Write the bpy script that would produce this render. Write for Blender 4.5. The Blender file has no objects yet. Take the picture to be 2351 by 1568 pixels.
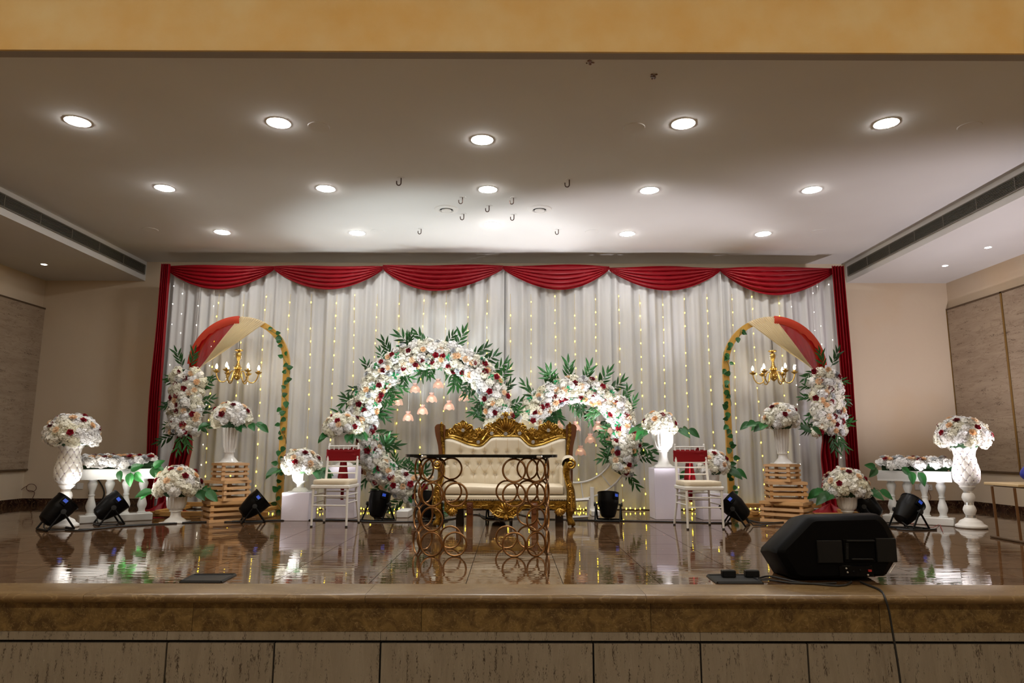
import bpy, math, random
from mathutils import Vector, Matrix, Quaternion, Euler

# ------------------------------------------------------------------ camera, light, exposure
SC = bpy.context.scene
COL = SC.collection
PI = math.pi
FPX, IW, IH = 1567.0, 2351.0, 1568.0
CAM_H = 0.90                      # metres above the stage floor (stage floor is Z = 0)
cam = bpy.data.cameras.new('camera'); cam_o = bpy.data.objects.new('camera', cam); COL.objects.link(cam_o)
cam.sensor_width = 36.0; cam.lens = FPX / IW * 36.0; cam.clip_start = 0.05; cam.clip_end = 200
R_CAM = (Matrix.Rotation(math.radians(-0.13), 3, 'Z') @ Matrix.Rotation(math.radians(90 + 8.92), 3, 'X')
         @ Matrix.Rotation(math.radians(0.14), 3, 'Z'))
cam_o.matrix_world = Matrix.Translation((0, 0, CAM_H)) @ R_CAM.to_4x4()
SC.camera = cam_o
SC.view_settings.view_transform = 'Standard'; SC.view_settings.look = 'None'
SC.view_settings.gamma = 1.0; SC.view_settings.exposure = 0.0
SC.view_settings.use_curve_mapping = False
try:
    SC.cycles.max_bounces = 5; SC.cycles.diffuse_bounces = 3; SC.cycles.glossy_bounces = 3; SC.cycles.transmission_bounces = 4; SC.cycles.transparent_max_bounces = 8
    SC.cycles.use_adaptive_sampling = True; SC.cycles.adaptive_threshold = 0.06
    SC.cycles.sample_clamp_indirect = 6.0
    SC.cycles.caustics_reflective = False; SC.cycles.caustics_refractive = False
except Exception:
    pass
W = bpy.data.worlds.new('world'); SC.world = W; W.use_nodes = True
W.node_tree.nodes['Background'].inputs[0].default_value = (1.0, 0.95, 0.88, 1)
W.node_tree.nodes['Background'].inputs[1].default_value = 0.02
DOWN_L = 185.0        # radiance of the stage ceiling downlights
PAR_W = 1.0           # multiplier of all par can lamps
HALL_W = 135.0        # strength of the added, unseen hall lamps
BULB_L = 18.0         # fairy light bulbs

def ray(px, py):
    return R_CAM @ Vector(((px - IW / 2) / FPX, -(py - IH / 2) / FPX, -1.0))
def P(px, py, Y):
    """the real point seen at a photo pixel, at distance Y into the room"""
    d = ray(px, py); t = Y / d.y
    return Vector((0, 0, CAM_H)) + d * t
def F(px, py, Z=0.0):
    """the point on a level plane seen at a photo pixel"""
    d = ray(px, py); t = (Z - CAM_H) / d.z
    return Vector((0, 0, CAM_H)) + d * t
rnd = random.Random(7)

# ------------------------------------------------------------------ mesh builder and scene helpers
class MB:
    def __init__(s): s.v = []; s.f = []
    def add(s, vs, fs):
        b = len(s.v); s.v += [tuple(v) for v in vs]; s.f += [tuple(i + b for i in f) for f in fs]; return s
    def box(s, c, size, rot=None, taper=1.0):
        x, y, z = size[0] / 2, size[1] / 2, size[2] / 2
        vs = [Vector((sx * x * (taper if sz > 0 else 1), sy * y * (taper if sz > 0 else 1), sz * z)) for sz in (-1, 1) for sy in (-1, 1) for sx in (-1, 1)]
        if rot is not None: vs = [rot @ v for v in vs]
        c = Vector(c)
        return s.add([v + c for v in vs], [(0, 2, 3, 1), (4, 5, 7, 6), (0, 1, 5, 4), (2, 6, 7, 3), (0, 4, 6, 2), (1, 3, 7, 5)])
    def rbox(s, c, size, r=0.01, rot=None):
        """box with chamfered edges"""
        x, y, z = size[0] / 2, size[1] / 2, size[2] / 2; r = min(r, x * .9, y * .9, z * .9)
        vs = []; ix = {}
        for sx in (-1, 1):
            for sy in (-1, 1):
                for sz in (-1, 1):
                    for a in range(3):
                        p = [sx * (x - r), sy * (y - r), sz * (z - r)]
                        p[a] = (sx * x, sy * y, sz * z)[a]
                        ix[(sx, sy, sz, a)] = len(vs); vs.append(Vector(p))
        fs = []
        for sg in (-1, 1):
            fs.append([ix[(sg, a, b, 0)] for a, b in ((-1, -1), (1, -1), (1, 1), (-1, 1))])
            fs.append([ix[(a, sg, b, 1)] for a, b in ((-1, -1), (1, -1), (1, 1), (-1, 1))])
            fs.append([ix[(a, b, sg, 2)] for a, b in ((-1, -1), (1, -1), (1, 1), (-1, 1))])
        for a in (-1, 1):
            for b in (-1, 1):
                fs.append([ix[(a, b, -1, 0)], ix[(a, b, 1, 0)], ix[(a, b, 1, 1)], ix[(a, b, -1, 1)]])
                fs.append([ix[(a, -1, b, 0)], ix[(a, 1, b, 0)], ix[(a, 1, b, 2)], ix[(a, -1, b, 2)]])
                fs.append([ix[(-1, a, b, 1)], ix[(1, a, b, 1)], ix[(1, a, b, 2)], ix[(-1, a, b, 2)]])
                for d in (-1, 1): fs.append([ix[(a, b, d, 0)], ix[(a, b, d, 1)], ix[(a, b, d, 2)]])
        if rot is not None: vs = [rot @ v for v in vs]
        c = Vector(c)
        return s.add([v + c for v in vs], fs)
    def grid(s, fn, nu, nv, wrap=False):
        b = len(s.v)
        for j in range(nv + 1):
            for i in range(nu + (0 if wrap else 1)): s.v.append(tuple(fn(i / nu, j / nv)))
        n = nu if wrap else nu + 1
        for j in range(nv):
            for i in range(nu):
                i2 = (i + 1) % n
                s.f.append((b + j * n + i, b + j * n + i2, b + (j + 1) * n + i2, b + (j + 1) * n + i))
        return s
    def tube(s, pts, r, seg=8, closed=False, cap=True):
        pts = [Vector(p) for p in pts]; n = len(pts)
        rr = r if isinstance(r, (list, tuple)) else [r] * n
        b = len(s.v); prev = None
        for i, p in enumerate(pts):
            if closed: t = pts[(i + 1) % n] - pts[i - 1]
            else: t = pts[min(i + 1, n - 1)] - pts[max(i - 1, 0)]
            t = t.normalized() if t.length > 1e-9 else Vector((0, 0, 1))
            if prev is None:
                a = Vector((0, 0, 1)) if abs(t.z) < 0.9 else Vector((0, 1, 0))
                u = t.cross(a).normalized()
            else:
                u = (prev - t * prev.dot(t))
                u = u.normalized() if u.length > 1e-6 else t.orthogonal().normalized()
            prev = u; w = t.cross(u)
            for k in range(seg):
                a = 2 * PI * k / seg
                s.v.append(tuple(p + (u * math.cos(a) + w * math.sin(a)) * rr[i]))
        m = n if closed else n - 1
        for i in range(m):
            i2 = (i + 1) % n
            for k in range(seg):
                k2 = (k + 1) % seg
                s.f.append((b + i * seg + k, b + i * seg + k2, b + i2 * seg + k2, b + i2 * seg + k))
        if not closed and cap:
            s.f.append(tuple(b + k for k in range(seg))[::-1]); s.f.append(tuple(b + (n - 1) * seg + k for k in range(seg)))
        return s
    def lathe(s, prof, seg=24, c=(0, 0, 0), flute=None, cap=True):
        """prof: list of (radius, z); flute = (count, depth, z0, z1)"""
        b = len(s.v); c = Vector(c)
        for r, z in prof:
            for k in range(seg):
                a = 2 * PI * k / seg; q = r
                if flute and flute[2] <= z <= flute[3]: q = r * (1 - flute[1] * (0.5 + 0.5 * math.cos(a * flute[0])) ** 2)
                s.v.append((c.x + q * math.cos(a), c.y + q * math.sin(a), c.z + z))
        for j in range(len(prof) - 1):
            for k in range(seg):
                k2 = (k + 1) % seg
                s.f.append((b + j * seg + k, b + j * seg + k2, b + (j + 1) * seg + k2, b + (j + 1) * seg + k))
        if cap:
            if prof[0][0] > 1e-4: s.f.append(tuple(b + k for k in range(seg))[::-1])
            if prof[-1][0] > 1e-4: s.f.append(tuple(b + (len(prof) - 1) * seg + k for k in range(seg)))
        return s
    def ball(s, c, r, seg=8, rings=6, sq=(1, 1, 1)):
        c = Vector(c)
        return s.grid(lambda u, v: (c.x + sq[0] * r * math.sin(PI * v) * math.cos(2 * PI * u), c.y + sq[1] * r * math.sin(PI * v) * math.sin(2 * PI * u), c.z - sq[2] * r * math.cos(PI * v)), seg, rings, wrap=True)
    def prism(s, poly, off):
        """extrude a planar polygon (list of Vectors) by an offset vector"""
        n = len(poly); off = Vector(off); b = len(s.v)
        s.v += [tuple(p) for p in poly] + [tuple(Vector(p) + off) for p in poly]
        s.f.append(tuple(b + i for i in range(n))); s.f.append(tuple(b + n + i for i in range(n))[::-1])
        for i in range(n): s.f.append((b + i, b + n + i, b + n + (i + 1) % n, b + (i + 1) % n))
        return s
    def strip(s, A, B, off):
        """solid between two outlines A and B with as many points each, extruded by off"""
        n = len(A); off = Vector(off); b = len(s.v)
        s.v += [tuple(p) for p in A] + [tuple(p) for p in B] + [tuple(Vector(p) + off) for p in A] + [tuple(Vector(p) + off) for p in B]
        for i in range(n - 1):
            s.f.append((b + i, b + i + 1, b + n + i + 1, b + n + i)); s.f.append((b + 2 * n + i, b + 3 * n + i, b + 3 * n + i + 1, b + 2 * n + i + 1))
            s.f.append((b + i, b + 2 * n + i, b + 2 * n + i + 1, b + i + 1)); s.f.append((b + n + i, b + n + i + 1, b + 3 * n + i + 1, b + 3 * n + i))
        s.f.append((b, b + n, b + 3 * n, b + 2 * n)); s.f.append((b + n - 1, b + 3 * n - 1, b + 4 * n - 1, b + 2 * n - 1)[::-1])
        return s
    def xf(s, M):
        s.v = [tuple(M @ Vector(v)) for v in s.v]; return s
    def mesh(s, name, m, smooth=True):
        me = bpy.data.meshes.new(name); me.from_pydata(s.v, [], s.f); me.update()
        if m is not None: me.materials.append(MATS[m])
        if smooth:
            me.polygons.foreach_set('use_smooth', [True] * len(me.polygons))
            try: me.set_sharp_from_angle(angle=math.radians(38))
            except Exception: pass
        return me
    def obj(s, name, m, root=None, world=True, smooth=True):
        me = s.mesh(name, m, smooth)
        o = bpy.data.objects.new(name, me); COL.objects.link(o)
        if root is not None:
            o.parent = root
            if world:
                off = wloc(root)
                if off.length > 0:
                    me.transform(Matrix.Translation(-off))
        return o

def wloc(o):
    p = Vector(o.location); q = o.parent
    while q is not None: p = p + Vector(q.location); q = q.parent
    return p
def tag(o, label, cat, group=None):
    o['label'] = label; o['category'] = cat
    if group: o['group'] = group
    return o
def thing(name, label, cat, loc, rotz=0.0, group=None):
    o = bpy.data.objects.new(name, None); COL.objects.link(o); o.empty_display_size = 0.1
    o.location = loc; o.rotation_euler = (0, 0, rotz)
    return tag(o, label, cat, group)
def inst(name, me, root, loc, rot=None, sc=1.0):
    """one more object that shares mesh data; loc is local to root"""
    o = bpy.data.objects.new(name, me); COL.objects.link(o); o.parent = root
    o.location = loc
    if rot is not None:
        o.rotation_mode = 'QUATERNION'; o.rotation_quaternion = rot
    o.scale = (sc, sc, sc) if not isinstance(sc, (tuple, list)) else sc
    return o
def struct(o):
    o['kind'] = 'structure'; return o
def copy_tree(o, parent=None):
    c = o.copy(); COL.objects.link(c); c.parent = parent
    for ch in list(o.children): copy_tree(ch, c)
    return c
def face_to(n, spin=0.0):
    n = Vector(n).normalized()
    q = Vector((0, 0, 1)).rotation_difference(n)
    return q @ Quaternion((0, 0, 1), spin)
def aim_x(d, up):
    """quaternion whose local X follows d and whose Z is close to up"""
    d = Vector(d).normalized(); y = Vector(up).cross(d)
    if y.length < 1e-4: y = d.orthogonal()
    y.normalize(); z = d.cross(y)
    return Matrix((d, y, z)).transposed().to_quaternion()

# ------------------------------------------------------------------ materials
MATS = {}
def mat(name, col, rough=0.5, metal=0.0, noise=None, bump=None, spec=0.5, rand=None, coat=0.0, trans=None, emit=None, sheen=0.0, stretch=(1, 1, 1), detail=6.0):
    """noise=(scale, colour2, sharp0, sharp1), bump=(scale, strength), rand=colour2 mixed by object random,
    trans=(translucent share, transparent share), emit=(colour, strength)"""
    m = bpy.data.materials.new(name); m.use_nodes = True; MATS[name] = m
    nt = m.node_tree; N = nt.nodes; L = nt.links
    b = N['Principled BSDF']; out = N['Material Output']
    b.inputs['Roughness'].default_value = rough; b.inputs['Metallic'].default_value = metal
    b.inputs['Specular IOR Level'].default_value = spec
    if coat: b.inputs['Coat Weight'].default_value = coat; b.inputs['Coat Roughness'].default_value = 0.05
    if sheen: b.inputs['Sheen Weight'].default_value = sheen
    c4 = (*col, 1); b.inputs['Base Color'].default_value = c4
    src = None; coord = None
    if noise or bump:
        tc = N.new('ShaderNodeTexCoord'); mp = N.new('ShaderNodeMapping'); mp.inputs['Scale'].default_value = stretch
        oi = N.new('ShaderNodeObjectInfo'); va = N.new('ShaderNodeVectorMath'); va.operation = 'ADD'
        sc = N.new('ShaderNodeVectorMath'); sc.operation = 'SCALE'; sc.inputs['Scale'].default_value = 37.0
        cx = N.new('ShaderNodeCombineXYZ')
        for i in range(3): L.new(oi.outputs['Random'], cx.inputs[i])
        L.new(cx.outputs[0], sc.inputs[0]); L.new(tc.outputs['Object'], va.inputs[0]); L.new(sc.outputs[0], va.inputs[1])
        L.new(va.outputs[0], mp.inputs[0]); coord = mp.outputs[0]
    if noise:
        nz = N.new('ShaderNodeTexNoise'); nz.inputs['Scale'].default_value = noise[0]; nz.inputs['Detail'].default_value = detail
        L.new(coord, nz.inputs['Vector'])
        rp = N.new('ShaderNodeValToRGB'); rp.color_ramp.elements[0].position = noise[2]; rp.color_ramp.elements[1].position = noise[3]
        rp.color_ramp.elements[0].color = c4; rp.color_ramp.elements[1].color = (*noise[1], 1)
        L.new(nz.outputs['Fac'], rp.inputs['Fac']); src = rp.outputs['Color']
    if rand:
        oi2 = N.new('ShaderNodeObjectInfo'); mx = N.new('ShaderNodeMixRGB')
        L.new(oi2.outputs['Random'], mx.inputs['Fac']); mx.inputs[1].default_value = c4; mx.inputs[2].default_value = (*rand, 1)
        if src: 
            m2 = N.new('ShaderNodeMixRGB'); m2.inputs['Fac'].default_value = 0.5; L.new(src, m2.inputs[1]); L.new(mx.outputs[0], m2.inputs[2]); src = m2.outputs[0]
        else: src = mx.outputs[0]
    if src: L.new(src, b.inputs['Base Color'])
    if bump:
        nb = N.new('ShaderNodeTexNoise'); nb.inputs['Scale'].default_value = bump[0]; nb.inputs['Detail'].default_value = 4
        L.new(coord, nb.inputs['Vector'])
        bp = N.new('ShaderNodeBump'); bp.inputs['Strength'].default_value = bump[1]; bp.inputs['Distance'].default_value = 0.02
        L.new(nb.outputs['Fac'], bp.inputs['Height']); L.new(bp.outputs['Normal'], b.inputs['Normal'])
    if emit:
        b.inputs['Emission Color'].default_value = (*emit[0], 1); b.inputs['Emission Strength'].default_value = emit[1]
    if trans:
        last = b.outputs[0]
        if trans[0] > 0:
            tl = N.new('ShaderNodeBsdfTranslucent'); tl.inputs['Color'].default_value = c4
            if src: L.new(src, tl.inputs['Color'])
            mx = N.new('ShaderNodeMixShader'); mx.inputs[0].default_value = trans[0]
            L.new(last, mx.inputs[1]); L.new(tl.outputs[0], mx.inputs[2]); last = mx.outputs[0]
        if trans[1] > 0:
            tp = N.new('ShaderNodeBsdfTransparent')
            mx = N.new('ShaderNodeMixShader'); mx.inputs[0].default_value = trans[1]
            L.new(last, mx.inputs[1]); L.new(tp.outputs[0], mx.inputs[2]); last = mx.outputs[0]
        L.new(last, out.inputs['Surface'])
    return m
def marble(name, c0, c1, c2, scale, rough, vein_w=0.06, stretch=(1, 1, 1), bump=0.0, bump_scale=3.0, speck=None, detail=8, spec=0.5):
    """cloudy stone with thin veins"""
    m = mat(name, c0, rough, spec=spec); nt = m.node_tree; N = nt.nodes; L = nt.links; b = N['Principled BSDF']
    tc = N.new('ShaderNodeTexCoord'); mp = N.new('ShaderNodeMapping'); mp.inputs['Scale'].default_value = stretch
    oi = N.new('ShaderNodeObjectInfo'); cx = N.new('ShaderNodeCombineXYZ'); sc = N.new('ShaderNodeVectorMath'); sc.operation = 'SCALE'; sc.inputs['Scale'].default_value = 53.0
    va = N.new('ShaderNodeVectorMath'); va.operation = 'ADD'
    for i in range(3): L.new(oi.outputs['Random'], cx.inputs[i])
    L.new(cx.outputs[0], sc.inputs[0]); L.new(tc.outputs['Object'], va.inputs[0]); L.new(sc.outputs[0], va.inputs[1]); L.new(va.outputs[0], mp.inputs[0])
    n1 = N.new('ShaderNodeTexNoise'); n1.inputs['Scale'].default_value = scale; n1.inputs['Detail'].default_value = detail; n1.inputs['Roughness'].default_value = .65; n1.inputs['Distortion'].default_value = 0.8
    L.new(mp.outputs[0], n1.inputs['Vector'])
    rp = N.new('ShaderNodeValToRGB'); rp.color_ramp.elements[0].position = .38; rp.color_ramp.elements[1].position = .66
    rp.color_ramp.elements[0].color = (*c0, 1); rp.color_ramp.elements[1].color = (*c1, 1); L.new(n1.outputs['Fac'], rp.inputs[0])
    n2 = N.new('ShaderNodeTexNoise'); n2.inputs['Scale'].default_value = scale * 1.7; n2.inputs['Detail'].default_value = 10; n2.inputs['Distortion'].default_value = 1.6
    L.new(mp.outputs[0], n2.inputs['Vector'])
    ab = N.new('ShaderNodeMath'); ab.operation = 'SUBTRACT'; ab.inputs[1].default_value = .5; L.new(n2.outputs['Fac'], ab.inputs[0])
    aa = N.new('ShaderNodeMath'); aa.operation = 'ABSOLUTE'; L.new(ab.outputs[0], aa.inputs[0])
    r2 = N.new('ShaderNodeValToRGB'); r2.color_ramp.elements[0].position = 0.0; r2.color_ramp.elements[1].position = vein_w
    r2.color_ramp.elements[0].color = (.8, .8, .8, 1); r2.color_ramp.elements[1].color = (0, 0, 0, 1); L.new(aa.outputs[0], r2.inputs[0])
    mx = N.new('ShaderNodeMixRGB'); L.new(r2.outputs[0], mx.inputs['Fac']); L.new(rp.outputs[0], mx.inputs[1]); mx.inputs[2].default_value = (*c2, 1)
    last = mx.outputs[0]
    if speck:
        n3 = N.new('ShaderNodeTexNoise'); n3.inputs['Scale'].default_value = speck[0]; n3.inputs['Detail'].default_value = 3
        L.new(mp.outputs[0], n3.inputs['Vector'])
        n4 = N.new('ShaderNodeTexNoise'); n4.inputs['Scale'].default_value = speck[0] * .12; n4.inputs['Detail'].default_value = 2; L.new(mp.outputs[0], n4.inputs['Vector'])
        ml = N.new('ShaderNodeMath'); ml.operation = 'MULTIPLY'; L.new(n3.outputs['Fac'], ml.inputs[0]); L.new(n4.outputs['Fac'], ml.inputs[1])
        r3 = N.new('ShaderNodeValToRGB'); r3.color_ramp.elements[0].position = speck[2]; r3.color_ramp.elements[1].position = speck[2] + .03
        r3.color_ramp.elements[0].color = (0, 0, 0, 1); r3.color_ramp.elements[1].color = (1, 1, 1, 1); L.new(ml.outputs[0], r3.inputs[0])
        m3 = N.new('ShaderNodeMixRGB'); L.new(r3.outputs[0], m3.inputs['Fac']); L.new(last, m3.inputs[1]); m3.inputs[2].default_value = (*speck[1], 1); last = m3.outputs[0]
    L.new(last, b.inputs['Base Color'])
    if bump:
        nb = N.new('ShaderNodeTexNoise'); nb.inputs['Scale'].default_value = bump_scale; nb.inputs['Detail'].default_value = 1; L.new(mp.outputs[0], nb.inputs['Vector'])
        bp = N.new('ShaderNodeBump'); bp.inputs['Strength'].default_value = bump; bp.inputs['Distance'].default_value = .01
        L.new(nb.outputs['Fac'], bp.inputs['Height']); L.new(bp.outputs[0], b.inputs['Normal'])
    return m

mat('ceiling_paint', (.74, .735, .725), .85, noise=(.7, (.70, .69, .68), .4, .7))
mat('plaster', (.70, .585, .44), .8, noise=(.55, (.68, .50, .30), .50, .80), bump=(30, .05))
mat('plaster_ochre', (.66, .43, .15), .8, noise=(2.2, (.70, .56, .31), .28, .74), bump=(30, .05))
mat('beam_paint', (.36, .325, .30), .8)
marble('floor_marble', (.055, .025, .010), (.125, .066, .031), (.24, .155, .095), 1.6, .03, .018, (.8, 4.0, 1), .09, 4.0, spec=.8)
marble('nosing_marble', (.135, .082, .033), (.21, .135, .058), (.29, .20, .095), 2.2, .30, .02, (1, 3, 1))
marble('fascia_marble', (.085, .048, .016), (.24, .155, .052), (.36, .255, .11), 11.0, .28, .016)
marble('skirting_marble', (.02, .008, .006), (.07, .03, .018), (.25, .16, .08), 4.0, .12, .02)
marble('travertine', (.26, .222, .168), (.215, .18, .132), (.285, .245, .19), 3.0, .5, .01, (3.0, 3.0, .5), .12, 60, (120, (.04, .025, .015), .34))
marble('wall_stone', (.42, .33, .24), (.33, .25, .18), (.28, .20, .14), 2.2, .45, .03, (.5, .5, 3.0), 0, 1, (60, (.10, .06, .04), .36))
mat('joint_black', (.008, .008, .008), .9)
mat('brass_trim', (.38, .25, .09), .35, .9)
mat('dark_trim', (.10, .06, .03), .5)
mat('white_paint', (.80, .79, .77), .45)
mat('white_gloss', (.82, .81, .79), .22, coat=.3)
mat('white_metal', (.78, .77, .74), .3)
mat('grille_dark', (.012, .014, .014), .8)
mat('grille_slat', (.20, .185, .155), .5)
mat('downlight_lens', (1, 1, 1), .5, emit=((1.0, .97, .93), DOWN_L))
mat('spot_lens', (1, 1, 1), .5, emit=((1.0, .93, .85), 60.0))
mat('hook_steel', (.09, .06, .05), .45, .8)
mat('curtain_white', (.61, .608, .612), .7, trans=(.16, .0), bump=(60, .04))
mat('red_cloth', (.235, .0015, .007), .42, trans=(.12, 0), spec=.35)
mat('red_sheer', (.30, .004, .005), .7, trans=(.4, .09), spec=.03)
mat('red_band', (.60, .055, .02), .6, trans=(.3, 0))
mat('cream_sheer', (.92, .82, .60), .6, trans=(.35, .04), spec=.2)
mat('arch_gold', (.62, .36, .08), .42, .35, noise=(6, (.55, .30, .05), .4, .7))
mat('gold', (.40, .24, .04), .22, .95, noise=(14, (.16, .085, .012), .42, .66), bump=(30, .5))
mat('gold_plain', (.62, .42, .12), .28, .95, noise=(8, (.50, .30, .07), .4, .7))
mat('bronze', (.30, .15, .055), .30, .9)
mat('sofa_fabric', (.72, .64, .50), .45, noise=(5, (.66, .58, .44), .4, .7), bump=(40, .06))
mat('sofa_wood', (.10, .028, .008), .28, noise=(9, (.22, .07, .015), .4, .7), stretch=(1, 1, .2), coat=.4)
mat('dark_wood', (.02, .008, .004), .4)
mat('nail', (.03, .02, .01), .3, .8)
mat('crystal', (.85, .85, .84), .05, .7)
mat('black_glass', (.003, .003, .0035), .08, spec=.2)
mat('glass_edge', (.03, .03, .035), .08)
mat('pine', (.62, .36, .15), .6, noise=(3, (.50, .26, .09), .35, .7), stretch=(.6, 8, 8), rand=(.72, .48, .30))
mat('base_timber', (.50, .26, .07), .6, noise=(3, (.40, .2, .05), .35, .7), stretch=(.6, 8, 8))
mat('plinth_white', (.74, .70, .80), .55, noise=(2, (.70, .66, .77), .4, .7))
mat('stone_white', (.72, .72, .71), .4, noise=(4, (.62, .63, .62), .45, .75))
mat('vase_quilt', (.82, .80, .77), .42)
mat('black_plastic', (.002, .002, .0024), .5, spec=.07)
mat('black_metal', (.002, .002, .0024), .33, spec=.14)
mat('black_rubber', (.010, .010, .010), .6)
mat('grey_panel', (.008, .0085, .0095), .4, spec=.2)
mat('display_blue', (.02, .06, .4), .3, emit=((.05, .16, 1.0), .22))
mat('lamp_lens', (.8, .8, .85), .2, emit=((1, .98, .95), 6.0))
mat('blue_cloth', (.01, .02, .30), .6)
mat('table_edge', (.62, .46, .26), .5)
mat('table_leg', (.24, .13, .06), .3, .8)
mat('wire_red', (.35, .02, .02), .5)
mat('wire_brown', (.11, .028, .016), .5)
mat('bulb_yellow', (1, .8, .2), .5, emit=((1.0, .68, .03), BULB_L))
mat('bulb_white', (1, .95, .85), .5, emit=((1.0, .90, .75), BULB_L * .8))
mat('candle_bulb', (1, .9, .7), .5, emit=((1.0, .80, .48), 26.0))
mat('lead_wire', (.55, .40, .08), .5)
mat('petal_white', (.90, .88, .81), .6, trans=(.2, 0), rand=(.86, .83, .66))
mat('petal_pure', (.91, .91, .92), .6, trans=(.2, 0), rand=(.90, .88, .84))
mat('petal_red', (.32, .006, .02), .55, trans=(.1, 0), rand=(.14, .004, .012))
mat('petal_peach', (.90, .60, .34), .6, trans=(.2, 0), rand=(.92, .72, .52))
mat('petal_silver', (.50, .53, .56), .3, .25, rand=(.74, .76, .78))
mat('leaf_green', (.020, .125, .020), .40, rand=(.010, .055, .012), trans=(.12, 0))
mat('leaf_big', (.018, .14, .028), .30, rand=(.012, .07, .015), trans=(.12, 0), bump=(20, .2))
mat('leaf_mint', (.02, .33, .13), .4, rand=(.03, .22, .06))
mat('stem', (.10, .14, .05), .6)
mat('tealight_glass', (.95, .62, .50), .08, trans=(.35, .28), coat=.5)
mat('tealight_rim', (.85, .50, .42), .08, trans=(.2, .45))
mat('thread', (.75, .75, .75), .4)
mat('wax', (1, .85, .6), .5, emit=((1, .75, .4), 1.5))
mat('red_mark', (.4, .02, .02), .4)

mat('gold_relief', (.62, .40, .10), .22, .95, noise=(10, (.34, .19, .03), .4, .68))
for _n in ('display_blue', 'lamp_lens', 'wax', 'spot_lens'):
    MATS[_n].cycles.emission_sampling = 'NONE'

# ------------------------------------------------------------------ the setting
YB = F(1175, 1162).y                       # back wall
ZC = P(1175, 604, YB).z                    # stage ceiling
ZS = P(1175, 647.5, YB).z                  # lower side ceilings
XL = P(105, 648, YB).x; XR = P(2172, 650, YB).x
XBL = P(337, 604, YB).x; XBR = P(1940, 605, YB).x
Y0 = F(1175, 1341).y                       # where the polished tiles begin
YN = F(1175, 1366).y                       # stage nosing
YF = YN + 0.07                             # stage front cladding
YBM0 = P(1175, 110, 1).y and (P(1175, 110, 1) - Vector((0, 0, CAM_H)))
YBM0 = (ZC - CAM_H) / YBM0.z; _d = P(1175, 128, 1) - Vector((0, 0, CAM_H)); YBM1 = (ZC - CAM_H) / _d.z
YC = F(1175, 1170.5).y                     # curtain plane
ZFLOOR = -0.95; ZHALL = 6.2

def slab(name, x0, x1, y0, y1, z0, z1, m):
    mb = MB(); mb.box(((x0 + x1) / 2, (y0 + y1) / 2, (z0 + z1) / 2), (x1 - x0, y1 - y0, z1 - z0)); return struct(mb.obj(name, m, smooth=False))

slab('wall_back', XL - .3, XR + .3, YB, YB + .2, -.3, ZC + .3, 'plaster')
slab('wall_left', XL - .2, XL, -7, YB, ZFLOOR, ZHALL, 'plaster')
slab('wall_right', XR, XR + .2, -7, YB, ZFLOOR, ZHALL, 'plaster')
slab('wall_hall', XL - .2, XR + .2, -7.2, -7, ZFLOOR, ZHALL, 'plaster')
slab('ceiling', XBL, XBR, YBM1, YB, ZC, ZC + .2, 'ceiling_paint')
slab('ceiling_left', XL, XBL, YBM1, YB, ZS, ZC + .2, 'ceiling_paint')
slab('ceiling_right', XBR, XR, YBM1, YB, ZS, ZC + .2, 'ceiling_paint')
slab('wall_front', XL, XR, YBM0, YBM0 + .02, ZC - .03, ZHALL, 'plaster_ochre')
slab('trim_1', XL, XR, YBM0 + .02, YBM1, ZC - .03, ZC + .2, 'beam_paint')
slab('ceiling_hall', XL, XR, -7, YBM0, ZHALL, ZHALL + .2, 'ceiling_paint')
slab('floor_hall', XL, XR, -7, YF, ZFLOOR - .1, ZFLOOR, 'fascia_marble')

# stage floor: polished tiles laid on a bed, each tile a part
fl = slab('floor', XL, XR, Y0, YB, -.2, -.012, 'joint_black')
TW = 0.655; tile_x0 = F(1070, 1340).x; gap = .0022
ncol0 = math.ceil((XL - tile_x0) / TW) - 1
ncols = math.ceil((XR - tile_x0) / TW)
nrow = math.ceil((YB - Y0) / TW)
TILE_MESH = {}
for c in range(ncol0, ncols):
    for r in range(nrow):
        x0 = max(tile_x0 + c * TW, XL) + gap; x1 = min(tile_x0 + (c + 1) * TW, XR) - gap
        y0 = Y0 + r * TW + (gap if r else 0); y1 = min(Y0 + (r + 1) * TW, YB) - gap
        if x1 - x0 < .02 or y1 - y0 < .02: continue
        key = (round(x1 - x0, 3), round(y1 - y0, 3))
        if key not in TILE_MESH:
            TILE_MESH[key] = MB().box((0, 0, -.006), (x1 - x0, y1 - y0, .012)).mesh('tile', 'floor_marble', False)
        inst('tile', TILE_MESH[key], fl, ((x0 + x1) / 2, (y0 + y1) / 2, 0))

# nosing slab with a rounded front edge
mb = MB(); th = .055
prof = [(Y0, 0.0), (YN + .03, 0.0), (YN + .012, -.005), (YN + .002, -.016), (YN, -.028), (YN + .006, -.044), (YN + .02, -th), (Y0, -th)]
ns = struct(MB().box(((XL + XR) / 2, Y0 - .02, -.10), (XR - XL, .04, .08)).obj('trim_2', 'joint_black', smooth=False))
for i in range(-5, 6):
    a, b_ = max(XL, i * 1.75 - .9), min(XR, (i + 1) * 1.75 - .9)
    if b_ - a < .05: continue
    MB().prism([Vector((a + .001, y, z)) for y, z in prof], (b_ - a - .002, 0, 0)).obj('nosing_slab', 'nosing_marble', ns)
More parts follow.
